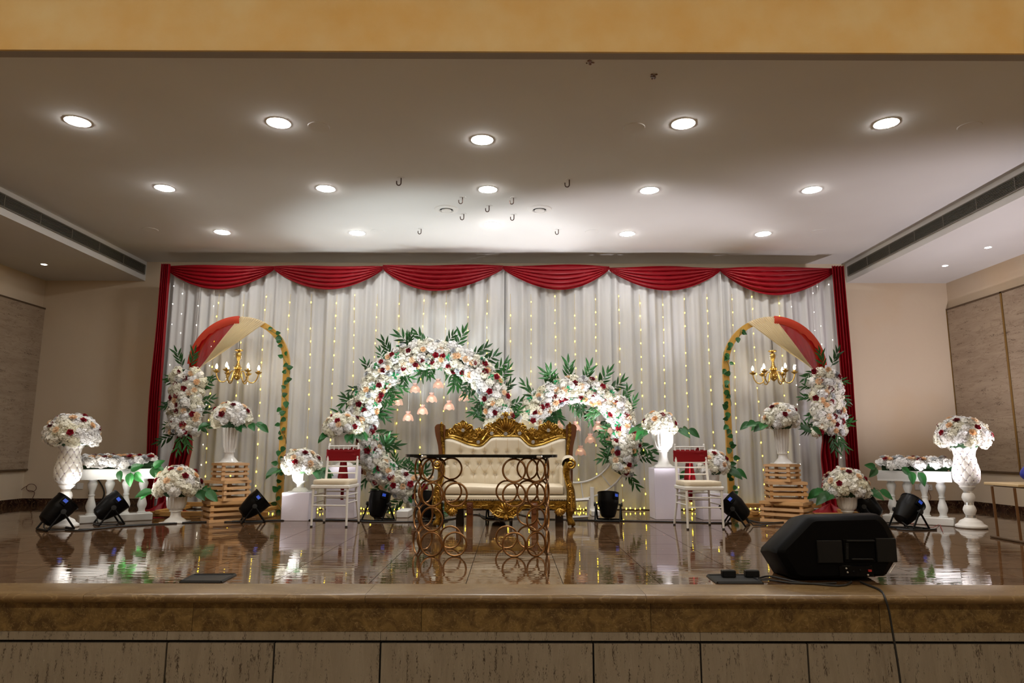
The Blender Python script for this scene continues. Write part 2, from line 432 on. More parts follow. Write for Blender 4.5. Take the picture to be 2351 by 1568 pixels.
# stage front: marble band, travertine strip, dark joint, travertine panels
zf1 = P(1175, 1451, YF).z; zf2 = P(1175, 1471, YF).z; zf3 = P(1175, 1478, YF).z
wf = slab('wall_stage', XL, XR, YF + .03, YF + .12, ZFLOOR, -.06, 'joint_black')
def cladding(name, edges, z0, z1, m, y=YF, t=.03):
    for a, b_ in zip(edges[:-1], edges[1:]):
        MB().box(((a + b_) / 2, y + t / 2, (z0 + z1) / 2), (b_ - a - .003, t, z1 - z0 - .002)).obj(name, m, wf, smooth=False)
fx = [P(x, 1410, YF).x for x in (443, 968, 1494, 2019)]
st = fx[1] - fx[0]
cladding('marble_slab', [XL, fx[0] - 2 * st, fx[0] - st] + fx + [fx[-1] + st, fx[-1] + 2 * st, XR], zf1, -.056, 'fascia_marble')
tx = [P(x, 1520, YF).x for x in (379, 627, 872, 1363, 1610, 1857)]
tj = [XL, tx[0] - 2.2, tx[0] - 1.1] + tx + [tx[-1] + 1.4, tx[-1] + 2.8, XR]
cladding('travertine_strip', [XL, tx[0], tx[2], tx[4], tx[5] + 1.4, XR], zf2, zf1, 'travertine')
for a, b_ in zip(tj[:-1], tj[1:]):
    MB().box(((a + b_) / 2, YF + .018, (zf3 + ZFLOOR) / 2), (b_ - a - .012, .024, zf3 - ZFLOOR)).obj('travertine_panel', 'travertine', wf, smooth=False)

# dark marble skirting
zk = P(1175, 1146.5, YB).z
struct(MB().box(((XL + XR) / 2, YB - .01, zk / 2), (XR - XL, .02, zk)).obj('baseboard_back', 'skirting_marble', smooth=False))
struct(MB().box((XL + .01, (Y0 + YB) / 2, zk / 2), (.02, YB - Y0, zk)).obj('baseboard_left', 'skirting_marble', smooth=False))
struct(MB().box((XR - .01, (Y0 + YB) / 2, zk / 2), (.02, YB - Y0, zk)).obj('baseboard_right', 'skirting_marble', smooth=False))

# stone panels on the side walls, edged in dark and brass trim
def on_x(px, py, X):
    d = ray(px, py); t = X / d.x; return Vector((0, 0, CAM_H)) + d * t
def stone_panels(name, X, sgn, seams, zt, zb):
    root = thing(name, '', '', (X, seams[0], zb)); del root['label'], root['category']; struct(root)
    for a, b_ in zip(seams[:-1], seams[1:]):
        MB().box((X - sgn * .02, (a + b_) / 2, (zt + zb) / 2), (.04, abs(b_ - a) - .035, zt - zb)).obj('stone_panel', 'wall_stone', root, smooth=False)
    for s_ in seams:
        MB().box((X - sgn * .025, s_, (zt + zb) / 2), (.05, .03, zt - zb + .05)).obj('brass_strip', 'brass_trim', root, smooth=False)
    for z in (zt + .012, zb - .012):
        MB().box((X - sgn * .025, (seams[0] + seams[-1]) / 2, z), (.05, abs(seams[0] - seams[-1]), .024)).obj('edge_strip', 'dark_trim', root, smooth=False)
pr = on_x(2178, 713, XR); ps = on_x(2304, 674, XR); pb = on_x(2240, 1079, XR)
stone_panels('trim_3', XR, 1, [pr.y, ps.y, ps.y - 1.55, ps.y - 3.1], pr.z, pb.z)
pl = on_x(103, 712, XL); pb2 = on_x(63, 1076, XL)
stone_panels('trim_4', XL, -1, [pl.y, pl.y - 2.6, pl.y - 4.2], pl.z, pb2.z)

# slot air grilles in the bulkhead faces
def air_grille(X, sgn, y_end, ztop, zbot, label):
    root = thing('air_grille', label, 'air grille', (X, y_end, zbot), 0, 'slot air grilles')
    y0 = YBM1 + .3; L_ = y_end - y0; yc = (y0 + y_end) / 2; x = X + sgn * .018
    MB().box((X + sgn * .008, yc, (ztop + zbot) / 2), (.008, L_, ztop - zbot)).obj('recess', 'grille_dark', root, smooth=False)
    n = 9; h = (ztop - zbot)
    for i in range(n + 1):
        MB().box((x, yc, zbot + h * i / n), (.012, L_, h * .030 if 0 < i < n else h * .08), Matrix.Rotation(.0, 3, 'Y')).obj('slat', 'grille_slat', root, smooth=False)
    k = int(L_ / .62)
    for i in range(k + 1):
        MB().box((x + sgn * .004, y0 + L_ * i / k, (ztop + zbot) / 2), (.010, .008, h)).obj('mullion', 'grille_slat', root, smooth=False)
gl = on_x(331, 609, XBL); gb = on_x(330, 630, XBL)
air_grille(XBL, 1, gl.y, gl.z, gb.z, 'long slot air grille in the left bulkhead')
gl = on_x(1948, 613, XBR); gb = on_x(1949, 634, XBR)
air_grille(XBR, -1, gl.y, gl.z, gb.z, 'long slot air grille in the right bulkhead')

# ------------------------------------------------------------------ ceiling fittings
def C(px, py): return F(px, py, ZC)
ORD = ['first', 'second', 'third', 'fourth', 'fifth', 'sixth', 'seventh', 'eighth', 'ninth', 'tenth', 'eleventh', 'twelfth', 'thirteenth', 'fourteenth', 'fifteenth',
       'sixteenth', 'seventeenth', 'eighteenth', 'nineteenth', 'twentieth', 'twenty-first', 'twenty-second', 'twenty-third', 'twenty-fourth', 'twenty-fifth', 'twenty-sixth', 'twenty-seventh']
ring_me = MB().lathe([(.098, 0), (.112, -.004), (.114, 0)], 32, cap=False).mesh('trim_ring', 'white_paint')
lens_me = MB().lathe([(.0, -.016), (.06, -.014), (.088, -.009), (.098, -.002)], 20, cap=False).mesh('lens', 'downlight_lens')
rows = [('nearest', [(178, 279), (640, 282), (1107, 321), (1569, 284), (2035, 283)]),
        ('middle', [(378, 432), (748, 433), (1120, 435), (1491, 437), (1864, 436)]),
        ('farthest', [(510, 533), (820, 535), (1129, 516), (1440, 537), (1752, 537)])]
for rn, pts in rows:
    for i, (x, y) in enumerate(pts):
        r = thing('downlight', 'round white ceiling downlight, %s from left in the %s row' % (ORD[i], rn), 'downlight', C(x, y), 0, 'ceiling downlights')
        inst('trim_ring', ring_me, r, (0, 0, 0)); inst('lens', lens_me, r, (0, 0, 0))
sp_me = MB().lathe([(.0, -.003), (.035, -.003)], 20, cap=False).mesh('lens', 'spot_lens')
sr_me = MB().lathe([(.035, 0), (.05, -.004), (.052, 0)], 20, cap=False).mesh('trim_ring', 'white_paint')
for (x, y), lb in zip([(101, 607), (2170, 610), (2269, 568)], ['small recessed spotlight in the left side ceiling', 'small recessed spotlight in the right side ceiling, nearer the corner', 'small recessed spotlight in the right side ceiling, nearer the hall']):
    r = thing('spotlight', lb, 'spotlight', F(x, y, ZS)); inst('trim_ring', sr_me, r, (0, 0, 0)); inst('lens', sp_me, r, (0, 0, 0))
# round ceiling speakers
for (x, y), lb in zip([(1025, 480), (1239, 480)], ['round grey ceiling diffuser left of the hook cluster', 'round grey ceiling diffuser right of the hook cluster']):
    r = thing('ceiling_diffuser', lb, 'diffuser', C(x, y))
    MB().lathe([(.16, 0), (.15, -.012), (.095, -.02), (.085, -.006)], 32, cap=False).obj('rim', 'white_paint', r, False)
    MB().lathe([(.085, -.004), (.0, -.004)], 24, cap=False).obj('recess', 'grille_dark', r, False)
    MB().lathe([(.0, -.03), (.062, -.03), (.068, -.02), (.06, -.012)], 24, cap=False).obj('core', 'white_paint', r, False)
# flat blank plates
for i, ((x, y), lb) in enumerate(zip([(732, 291), (1456, 293), (2226, 290), (345, 527), (867, 531), (1360, 532), (1880, 531)],
        ['right of the second near downlight', 'left of the fourth near downlight', 'right of the fifth near downlight', 'beside the left bulkhead', 'right of the second far downlight', 'left of the fourth far downlight', 'beside the right bulkhead'])):
    o = MB().lathe([(.0, -.006), (.10, -.006), (.105, 0)], 28, cap=False).obj('blank_plate', 'ceiling_paint', None)
    o.location = C(x, y); tag(o, 'flat round blank plate on the ceiling, ' + lb, 'ceiling plate', 'blank ceiling plates')
# steel hooks
hk = [(921, 420, 1.0, 'front left'), (1307, 424, 1.0, 'front right'), (1062, 465, .9, 'left of the five clustered'), (1179, 466, .9, 'right of the five clustered'), (1123, 484, .9, 'in the middle of the cluster'), (1065, 503, .9, 'rear left of the cluster'), (1180, 504, .9, 'rear right of the cluster'), (967, 537, .85, 'rear left by the curtain'), (1282, 538, .85, 'rear right by the curtain')]
hook_pts = [(0, 0, 0), (.0, 0, -.045)] + [(-.022 + .022 * math.cos(a), 0, -.055 - .025 * math.sin(a)) for a in [i * PI / 8 for i in range(0, 9)]] + [(-.044, 0, -.035)]
hook_me = MB().tube(hook_pts, .006, 8).mesh('hook', 'hook_steel'); plate_me = MB().lathe([(0, -.004), (.04, -.004), (.042, 0)], 16, cap=False).mesh('plate', 'ceiling_paint')
for x, y, s_, lb in hk:
    p = C(x, y - 12)
    r = thing('ceiling_hook', 'dark steel ceiling hook, ' + lb, 'hook', p, 0, 'steel ceiling hooks')
    inst('hook', hook_me, r, (0, 0, 0), None, s_ * 1.15); inst('plate', plate_me, r, (0, 0, 0))
# stains on the ceiling (patches with a shape of their own)
for (x, y), lb in zip([(1355, 141), (1500, 177)], ['brown nest-like stain on the ceiling near the beam', 'smaller brown stain on the ceiling further from the beam']):
    mb = MB(); p = C(x, y)
    for i in range(14):
        a = rnd.uniform(0, 6.28); q = rnd.uniform(.0, .035); mb.ball((p.x + q * math.cos(a), p.y + q * math.sin(a) * 1.6, ZC - .004), rnd.uniform(.006, .014), 6, 4, (1, 1, .5))
    tag(mb.obj('ceiling_stain', 'sofa_wood'), lb, 'stain')

# unseen hall lamps added: front row lights the ochre wall, rear row fills the stage
lamp_ring = MB().lathe([(.12, 0), (.15, -.01), (.155, 0)], 24, cap=False).mesh('trim_ring', 'white_paint')
lamp_lens = MB().lathe([(.0, -.004), (.12, -.004)], 24, cap=False).mesh('lens', 'spot_lens')
k = 0
for y, xs_ in ((2.4, (-6.0, -3.6, -1.2, 1.2, 3.6, 6.0)), (-3.0, (-5.0, -1.7, 1.7, 5.0))):
    for x in xs_:
        k += 1
        r = thing('added_hall_lamp', 'unseen lamp added in the hall ceiling to light the stage, %s row, %s from left' % (('front', ORD[k - 1]) if y > 0 else ('rear', ORD[k - 7])), 'downlight', (x, y, ZHALL), 0, 'added hall ceiling lamps')
        inst('trim_ring', lamp_ring, r, (0, 0, 0)); inst('lens', lamp_lens, r, (0, 0, 0))
        li = bpy.data.lights.new('added_hall_light', 'SPOT'); li.energy = HALL_W if y > 0 else HALL_W * 2.6; li.color = (1, .82, .55) if y > 0 else (1, .93, .84); li.spot_size = 2.7; li.spot_blend = .6; li.shadow_soft_size = .12
        lo = bpy.data.objects.new('added_hall_light', li); COL.objects.link(lo); lo.parent = r; lo.location = (0, 0, -.03)

# sockets and loose wires on the back wall
def socket(px, py, label, holes):
    p = P(px, py, YB); r = thing('wall_socket', label, 'socket', (p.x, YB, p.z))
    MB().rbox((0, -.006, 0), (.10, .012, .095), .004).obj('plate', 'white_gloss', r, False)
    if holes:
        mb = MB()
        for dx, dz in ((-.015, -.01), (.015, -.01), (0, .02)): mb.box((dx, -.0125, dz), (.008, .003, .01))
        mb.obj('pin_holes', 'joint_black', r, False)
socket(184, 1116, 'white switch plate on the wall behind the left balustrade', False)
socket(168, 1115, 'white switch plate beside the quilted left vase', False)
socket(2107, 1118, 'blank white plate on the wall behind the right balustrade', False)
socket(2133, 1119, 'white power socket with wires behind the right balustrade', True)
def wire(name, label, pts, r, m, cat='wire', group=None, seg=6):
    # smooth the polyline
    pts = [Vector(p) for p in pts]
    for _ in range(2):
        q = [pts[0]]
        for a, b_ in zip(pts[:-1], pts[1:]): q += [a.lerp(b_, .25), a.lerp(b_, .75)]
        pts = q + [pts[-1]]
    return tag(MB().tube(pts, r, seg).obj(name, m), label, cat, group)
wl = YB - .03
pts = [P(22, 1147, wl), P(35, 1135, wl), P(58, 1117, wl)]
for i in range(26):
    a = -PI * .9 + i * .72; pts.append(P(72 + 12 * math.cos(a), 1120 + 9.5 * math.sin(a), wl - .002 * (i % 4)))
pts += [P(80, 1128, wl), P(78, 1138, wl), P(73, 1146, wl)]
wire('wire_coil', 'coil of red-brown wire hanging on the wall at far left', pts, .0045, 'wire_brown', 'wire coil')
wire('wall_wire', 'thin twisted wire hanging from the power socket at right', [P(2132, 1121, wl), P(2131, 1128, wl), P(2135, 1135, wl), P(2138, 1143, wl), P(2134, 1149, wl), P(2126, 1156, wl)], .004, 'wire_brown')
wire('wall_cable', 'thick black cable looping behind the left balustrade', [P(224, 1100, wl), P(230, 1108, wl), P(238, 1122, wl), P(240, 1136, wl), P(234, 1148, wl), P(224, 1155, wl - .05), P(212, 1158, wl - .1), P(204, 1143, wl - .1), P(206, 1120, wl), P(212, 1105, wl)], .010, 'black_rubber', 'cable')

# ------------------------------------------------------------------ curtain backdrop
swag_px = [(386, 622), (632, 628), (880, 628), (1155, 623), (1398, 628), (1651, 630), (1914, 626)]
ZT = P(1175, 617, YC).z
sx = [P(x, y, YC).x for x, y in swag_px]
ords6 = ['first', 'second', 'third', 'fourth', 'fifth', 'sixth']
def pleat(x, seed, z):
    t = 1 - z / ZT                          # 0 at the top
    v = 0.0
    for k, (f, a) in enumerate(((17, .018), (31, .022), (53, .014), (8, .018))):
        ph = math.sin(seed * 12.9 + k * 78.2) * 43.0
        v += a * math.sin(f * x + ph + .6 * math.sin(1.3 * x + seed + k) + .25 * t * math.sin(2.1 * x + seed)) * (1.0 - .25 * t * (k == 2))
    # a few sharp gathered folds
    for k in range(4):
        xc = sx[0] + (sx[-1] - sx[0]) * ((seed * .171 + k * .0431 + .013) % 1.0)
        v += .03 * math.exp(-((x - xc + .05 * t) / .022) ** 2)
    return v
for i in range(6):
    a, b_ = sx[i] - .02, sx[i + 1] + .02
    def fn(u, v, a=a, b_=b_, i=i):
        x = a + (b_ - a) * u; z = ZT * (1 - v) + .012
        return (x, YC + .02 - pleat(x, i * 1.37 + 1, z) - .006 * i * 0, z)
    o = MB().grid(fn, 230, 12).obj('curtain_panel', 'curtain_white')
    tag(o, 'white sheer pleated curtain panel, %s of six from the left' % ords6[i], 'curtain', 'white backdrop curtain panels')

# red swag valance
sag_px = [668, 668, 671, 668, 670, 681]
for i in range(6):
    x0, x1 = sx[i], sx[i + 1]
    zt = ZT + .012 + (.02 if i in (2, 3) else 0); zb = P((swag_px[i][0] + swag_px[i + 1][0]) / 2, sag_px[i], YC).z
    depth = zt - zb; skew = [0, .0, .06, -.03, -.02, .03][i]
    def fn(u, v, x0=x0, x1=x1, zt=zt, depth=depth, skew=skew, i=i):
        s_ = math.sin(PI * min(1, max(0, u + skew * math.sin(PI * u)))) ** .85
        h = .055 + (depth - .055) * s_
        fold = abs(math.sin(PI * (v * 5.5 + .25 * math.sin(3 * u + i))))
        y = YC - .05 - .05 * s_ * (1 - abs(2 * v - 1) ** 3) - .042 * (fold ** .7) * (.35 + .65 * s_)
        top = .008 * math.sin(7 * u + i) + (.012 * math.sin(PI * u))
        return (x0 + (x1 - x0) * u, y, zt + top * (1 - v) - h * (v ** .92))
    o = MB().grid(fn, 64, 56).obj('valance_swag', 'red_cloth')
    tag(o, 'dark red draped valance swag, %s of six from the left' % ords6[i], 'valance', 'red valance swags')
# red side drapes
def drape(x_fn, y, z0, z1, folds, amp, name, m, label, cat, group=None, nu=48, nv=20, flare=0.0):
    def fn(u, v):
        z = z1 + (z0 - z1) * v
        l, r = x_fn(v)
        yy = y - amp * (.5 + .5 * math.sin(2 * PI * folds * u + .7 * math.sin(3 * v + 1))) - flare * v ** 2 * math.sin(PI * u)
        return (l + (r - l) * u, yy, z)
    return tag(MB().grid(fn, nu, nv).obj(name, m), label, cat, group)
lx0 = P(382, 620, YC).x; lx1 = P(401, 630, YC).x
drape(lambda v: (lx0 - .02 + .03 * math.sin(9 * v) * v, lx1 - .03 + .04 * v + .05 * max(0, v - .5)), YC - .07, .01, ZT + .03, 4.5, .07, 'side_drape', 'red_cloth', 'dark red side drape at the left end of the curtain', 'drape', 'red side drapes')
rx0 = P(1905, 630, YC).x; rx1 = P(1930, 622, YC).x
drape(lambda v: (rx0 - .02 + .03 * v - .05 * max(0, v - .5), rx1 + .02 * v + .02 * math.sin(6 * v) * v), YC - .07, .01, ZT + .03, 4.5, .07, 'side_drape', 'red_cloth', 'dark red side drape at the right end of the curtain', 'drape', 'red side drapes')

# fairy light strands in front of the curtain
bulb_me = {k: MB().lathe([(0, -.012), (.0085, .0), (0, .016)], 5, cap=False).mesh('bulb', 'bulb_' + k) for k in ('yellow', 'white')}
ysx = [501, 557, 612, 665, 716, 771, 815, 867, 919, 973, 1023, 1073, 1120, 1173, 1218, 1272, 1320, 1366, 1419, 1467, 1520, 1572, 1624, 1680, 1727, 1787]
wsx = [398, 420, 455, 488, 1817, 1868, 1880, 1905]
def strand(px, kind, label, i):
    rr = random.Random(100 + i)
    yb = YC - .075
    z1 = P(px, 640 + (35 if kind == 'yellow' else 10), yb).z; x = P(px, 700, yb).x
    root = thing('light_strand', label, 'fairy lights', (x, yb, .02), 0, kind + ' fairy light strands')
    sway = rr.uniform(-.03, .03); ph = rr.uniform(0, 6)
    def pos(z):
        t = 1 - z / z1
        return Vector((x + sway * t + .012 * math.sin(5 * t + ph), yb + .01 * math.sin(4 * t + ph), z))
    MB().tube([pos(z1 * (1 - k / 24) + .02 * k / 24) for k in range(25)], .0022, 5).obj('wire', 'lead_wire' if kind == 'yellow' else 'thread', root)
    z = z1 - rr.uniform(.02, .18)
    step = .205 if kind == 'yellow' else .30
    while z > .05:
        if rr.random() > (.05 if kind == 'yellow' else .25):
            p = pos(z); inst('bulb', bulb_me[kind], root, p - Vector((x, yb, .02)) + Vector((rr.uniform(-.006, .006), -.008, 0)), None, rr.uniform(.8, 1.15) if kind == 'yellow' else rr.uniform(.5, .8))
        z -= step * rr.uniform(.93, 1.07)
for i, px in enumerate(ysx): strand(px, 'yellow', 'yellow fairy light strand on the curtain, %s from the left' % ORD[i], i)
for i, px in enumerate(wsx): strand(px, 'white', 'white fairy light strand by the %s red drape, %s from the left' % ('left' if i < 4 else 'right', ORD[i % 4]), 50 + i)
# heaps of lights at the curtain foot
for i, (a, b_) in enumerate([(600, 645), (705, 745), (815, 850), (885, 935), (1320, 1352), (1375, 1400), (1425, 1480), (1570, 1612), (1705, 1750)]):
    p0, p1 = F(a, 1173), F(b_, 1173); rr = random.Random(i)
    root = thing('floor_lights', 'loose yellow fairy lights on the floor at the curtain foot, %s heap from left' % ORD[i], 'fairy lights', (p0 + p1) / 2, 0, 'fairy lights on the floor')
    pts = [p0.lerp(p1, k / 10) + Vector((0, rr.uniform(-.05, .03), rr.uniform(.006, .03))) for k in range(11)]
    MB().tube(pts, .003, 5).obj('wire', 'wire_brown', root)
    for k in range(0, 11, 2): inst('bulb', bulb_me['yellow'], root, pts[k] - root.location + Vector((0, rr.uniform(-.03, .02), .014)), None, rr.uniform(.9, 1.3))

# ------------------------------------------------------------------ flowers and leaves (shared meshes)
def cup(mb, r0, r1, z0, z1, n, ruf, freq, ph, zr=.06, seg=22):
    def fn(u, v):
        a = 2 * PI * u; s_ = math.sin(freq * a + ph)
        r = (r0 + (r1 - r0) * v ** .8) * (1 + ruf * v * s_); z = z0 + (z1 - z0) * v ** 1.5 + zr * v * math.sin(freq * a * 1.0 + ph + 1.1)
        return (r * math.cos(a), r * math.sin(a), z)
    mb.grid(fn, seg, n, wrap=True)
def rose_mesh(name, m, ruf=.10, freq=5, layers=4, flat=1.0):
    mb = MB(); q = random.Random(3)
    mb.ball((0, 0, .18 * flat), .2, 10, 6, (1, 1, 1.2))
    for k in range(layers):
        t = k / max(1, layers - 1)
        cup(mb, .10 + .15 * t, .34 + .66 * t, -.12 * t, (.55 - .42 * t) * flat, 3, ruf * (.6 + .6 * t), freq, q.uniform(0, 6), .05 + .03 * t)
    return mb.mesh(name, m)
def hyd_mesh(seed, m):
    mb = MB(); q = random.Random(seed)
    mb.ball((0, 0, -.05), .55, 10, 6)
    n = 84
    for i in range(n):
        z = 1 - 1.35 * (i + .5) / n; a = i * 2.39996
        r = math.sqrt(max(0, 1 - z * z)); nrm = Vector((r * math.cos(a), r * math.sin(a), z))
        c = nrm * q.uniform(.66, 1.05); qq = face_to(nrm + Vector((q.uniform(-.4, .4), q.uniform(-.4, .4), q.uniform(-.4, .4))), q.uniform(0, 6))
        s_ = q.uniform(.18, .27)
        for k in range(4):
            b_ = k * PI / 2; ca, sa = math.cos(b_), math.sin(b_)
            vs = [Vector((0, 0, 0)), Vector((ca * .75 - sa * .62, sa * .75 + ca * .62, .12)), Vector((ca * 1.25, sa * 1.25, -.10)), Vector((ca * .75 + sa * .62, sa * .75 - ca * .62, .12))]
            mb.add([c + qq @ (v * s_) for v in vs], [(0, 1, 2), (0, 2, 3)])
    return mb.mesh('hydrangea_bloom', m, smooth=False)
def leaf_patch(mb, base, d, up, length, width, droop=.15, nl=5):
    """a pointed leaf folded along its midrib"""
    d = Vector(d).normalized(); s_ = Vector(up).cross(d)
    s_ = s_.normalized() if s_.length > 1e-4 else d.orthogonal().normalized()
    n = d.cross(s_); b = len(mb.v); base = Vector(base)
    for i in range(nl + 1):
        t = i / nl; w = width * (math.sin(PI * t ** .75) ** .9 + .02) * .5
        c = base + d * length * t - n * length * droop * t * t
        mb.v += [tuple(c + s_ * w + n * w * .35), tuple(c), tuple(c - s_ * w + n * w * .35)]
    for i in range(nl):
        k = b + i * 3
        mb.f += [(k, k + 1, k + 4, k + 3), (k + 1, k + 2, k + 5, k + 4)]
def spray_mesh(seed):
    mb = MB(); q = random.Random(seed)
    mb.tube([(t, 0, .06 * math.sin(2 * t)) for t in (0, .3, .6, .85)], .008, 4)
    for i in range(9):
        t = .12 + .80 * i / 8; sd = 1 if i % 2 else -1
        ang = sd * (q.uniform(.45, .85)) if i < 8 else .05
        d = Vector((math.cos(ang), math.sin(ang), q.uniform(-.15, .35)))
        leaf_patch(mb, (t * .85, 0, .06 * math.sin(2 * t)), d, (q.uniform(-.3, .3), 0, 1), q.uniform(.36, .50), .098, q.uniform(0, .25), 4)
    return mb.mesh('leaf_spray', 'leaf_green')
def sprig_mesh(seed):
    mb = MB(); q = random.Random(seed)
    for i in range(16):
        d = Vector((q.uniform(-1, 1), q.uniform(-1, 1), q.uniform(.1, 1))); leaf_patch(mb, d * .2, d, (0, 0, 1), .8, .42, .1, 2)
    return mb.mesh('green_sprig', 'leaf_mint')
def big_leaf_mesh(seed):
    mb = MB(); q = random.Random(seed)
    def fn(u, v):
        t = v; w = .30 * math.sin(PI * t ** .72) ** .85 + .004; s_ = (u - .5) * 2
        return (t, s_ * w, .10 * abs(s_) * w * 3 - .22 * t * t + .014 * math.sin(t * 30 + abs(s_) * 5) * abs(s_))
    mb.grid(fn, 6, 9); mb.tube([(-.28, 0, .03), (0, 0, 0), (.25, 0, -.01)], .012, 4)
    return mb.mesh('leaf', 'leaf_big')
def ivy_leaf_mesh():
    mb = MB()
    def fn(u, v):
        t = v; w = .42 * math.sin(PI * (t * .97 + .015) ** .6) ** .8; s_ = (u - .5) * 2
        return (t, s_ * w, .08 * abs(s_) - .15 * t * t)
    mb.grid(fn, 4, 6); mb.tube([(-.3, 0, .02), (0, 0, 0)], .02, 4); return mb.mesh('leaf', 'leaf_big')
HYD = [hyd_mesh(s_, 'petal_white') for s_ in (1, 2, 3)]; HYDW = [hyd_mesh(s_, 'petal_pure') for s_ in (4, 5)]
ROSE_R = rose_mesh('red_rose', 'petal_red', .10, 5, 4); ROSE_W = rose_mesh('white_rose', 'petal_pure', .08, 5, 4)
ROSE_S = rose_mesh('silver_rose', 'petal_silver', .12, 6, 4); CARN = rose_mesh('peach_carnation', 'petal_peach', .16, 8, 5, .8)
SPRAY = [spray_mesh(s_) for s_ in (11, 12, 13)]; SPRIG = [sprig_mesh(s_) for s_ in (21, 22)]
BIGL = big_leaf_mesh(31); IVY = ivy_leaf_mesh()
CORE = mat('foam_green', (.02, .06, .02), .9)

def place(root, name, me, pos, nrm, size, q):
    return inst(name, me, root, Vector(pos) - wloc(root), face_to(nrm, q.uniform(0, 6.28)), size)
def garland(root, path, front, length, w, q, dens=1.0, sprays=True, spray_len=.34, white=.35, mint=True, size=1.0, flat=.75):
    """path(t) -> (point, side vector); blooms cover the front half of a soft tube of radius w"""
    front = Vector(front).normalized()
    def at(t, phi, k):
        p, sd = path(t); return p + sd * (w * k * math.sin(phi)) + front * (w * k * flat * math.cos(phi)), (sd * math.sin(phi) + front * math.cos(phi) * 1.1)
    core = []
    for i in range(41):
        p, sd = path(i / 40); core.append(p)
    MB().tube(core, w * .52, 10).obj('foam_core', 'foam_green', root)
    n = max(3, int(length / (.105 * size) * dens))
    for row, phi0 in enumerate((-1.15, -.40, .40, 1.15) if w < .2 else (-1.2, -.6, 0.0, .6, 1.2)):
        for i in range(n):
            t = (i + .5 + (.5 if row % 2 else 0) + q.uniform(-.2, .2)) / (n + .5)
            if t > 1: continue
            p, nr = at(t, phi0 + q.uniform(-.2, .2), q.uniform(.72, .92))
            me = q.choice(HYDW) if q.random() < white else q.choice(HYD)
            place(root, 'hydrangea_bloom', me, p, nr + Vector((q.uniform(-.2, .2), 0, q.uniform(-.2, .2))), size * q.uniform(.066, .092), q)
    def scatter(name, me, cnt, k, s0, s1, lim=1.2):
        for i in range(cnt):
            t = (i + q.uniform(.1, .9)) / cnt; phi = q.uniform(-lim, lim)
            p, nr = at(t, phi, k * q.uniform(.96, 1.06)); place(root, name, me if not isinstance(me, list) else q.choice(me), p, nr, size * q.uniform(s0, s1), q)
    m_ = length * dens
    scatter('red_rose', ROSE_R, int(m_ * (9.5 if w < .2 else 13)), 1.27, .038, .047, 1.05 if w < .2 else .8)
    scatter('peach_carnation', CARN, int(m_ * (9.5 if w < .2 else 13)), 1.24, .038, .050, 1.05 if w < .2 else .8)
    scatter('white_rose', ROSE_W, int(m_ * 6), 1.2, .042, .055)
    scatter('silver_rose', ROSE_S, int(m_ * 5), 1.22, .036, .046)
    if mint: scatter('green_sprig', SPRIG, int(m_ * 8), 1.15, .045, .065)
    if sprays:
        k = int(m_ * 12)
        for i in range(k):
            t = (i + q.uniform(.1, .9)) / k; s_ = 1 if i % 2 else -1
            p, sd = path(t); tan = (path(min(1, t + .01))[0] - path(max(0, t - .01))[0]).normalized()
            d = sd * s_ + tan * q.uniform(-.9, .9) + front * q.uniform(-.2, .55)
            inst('leaf_spray', q.choice(SPRAY), root, p + sd * s_ * w * .55 - front * w * .15 - wloc(root), aim_x(d, front + Vector((q.uniform(-.4, .4), 0, q.uniform(-.4, .4)))), size * spray_len * q.uniform(.8, 1.15))
def dome(root, c, rx, rz, q, nh=30, nr=7, npch=7, leaves=(), skirt=True):
    """a rounded arrangement sitting on a vase mouth at c"""
    c = Vector(c)
    MB().ball(c + Vector((0, 0, rz * .25)), rx * .72, 12, 8, (1, 1, rz / rx)).obj('foam_core', 'foam_green', root)
    for i in range(nh):
        zc = 1 - 1.25 * (i + .5) / nh; a = i * 2.39996 + .3
        r = math.sqrt(max(0, 1 - max(-.3, zc) ** 2)); nr_ = Vector((r * math.cos(a), r * math.sin(a), zc))
        p = c + Vector((nr_.x * rx * .82, nr_.y * rx * .82, nr_.z * rz * .80 + .15 * rz))
        place(root, 'hydrangea_bloom', q.choice(HYD + HYDW), p, Vector((nr_.x, nr_.y, nr_.z + .2)), q.uniform(.065, .085) * (rx / .24) ** .5, q)
    def sc(name, me, n, off, s0, s1):
        for i in range(n):
            zc = .97 - .85 * (i + .5) / n; a = i * 2.39996 + off
            r = math.sqrt(1 - zc * zc); nr_ = Vector((r * math.cos(a), r * math.sin(a), zc))
            p = c + Vector((nr_.x * rx * 1.10, nr_.y * rx * 1.10, nr_.z * rz * 1.10 + .15 * rz)); place(root, name, me, p, nr_, q.uniform(s0, s1), q)
    sc('red_rose', ROSE_R, nr, .9 + q.uniform(0, 2), .034, .042); sc('peach_carnation', CARN, npch, 2.4 + q.uniform(0, 2), .034, .044)
    for ang, el, ln, dist in leaves:
        # a twig that carries large leaves
        d = Vector((math.cos(ang) * math.cos(el), math.sin(ang) * math.cos(el), math.sin(el)))
        b0 = c + Vector((d.x * rx * .8, d.y * rx * .8, .0 + d.z * rz * .5))
        tip = b0 + d * dist
        MB().tube([b0 - d * .05, b0.lerp(tip, .5) + Vector((0, 0, .02)), tip], .004, 5).obj('twig', 'stem', root)
        for k, (t, sdv) in enumerate(((.35, 1), (.65, -1), (1.0, .25))):
            side = d.cross(Vector((0, 0, 1))).normalized()
            dd = d * .7 + side * sdv * .6 + Vector((0, 0, -.45 + .3 * (k == 1)))
            inst('leaf', BIGL, root, b0.lerp(tip, t) - wloc(root), aim_x(dd, Vector((q.uniform(-.3, .3), -.75, .6))), ln * q.uniform(.85, 1.1))

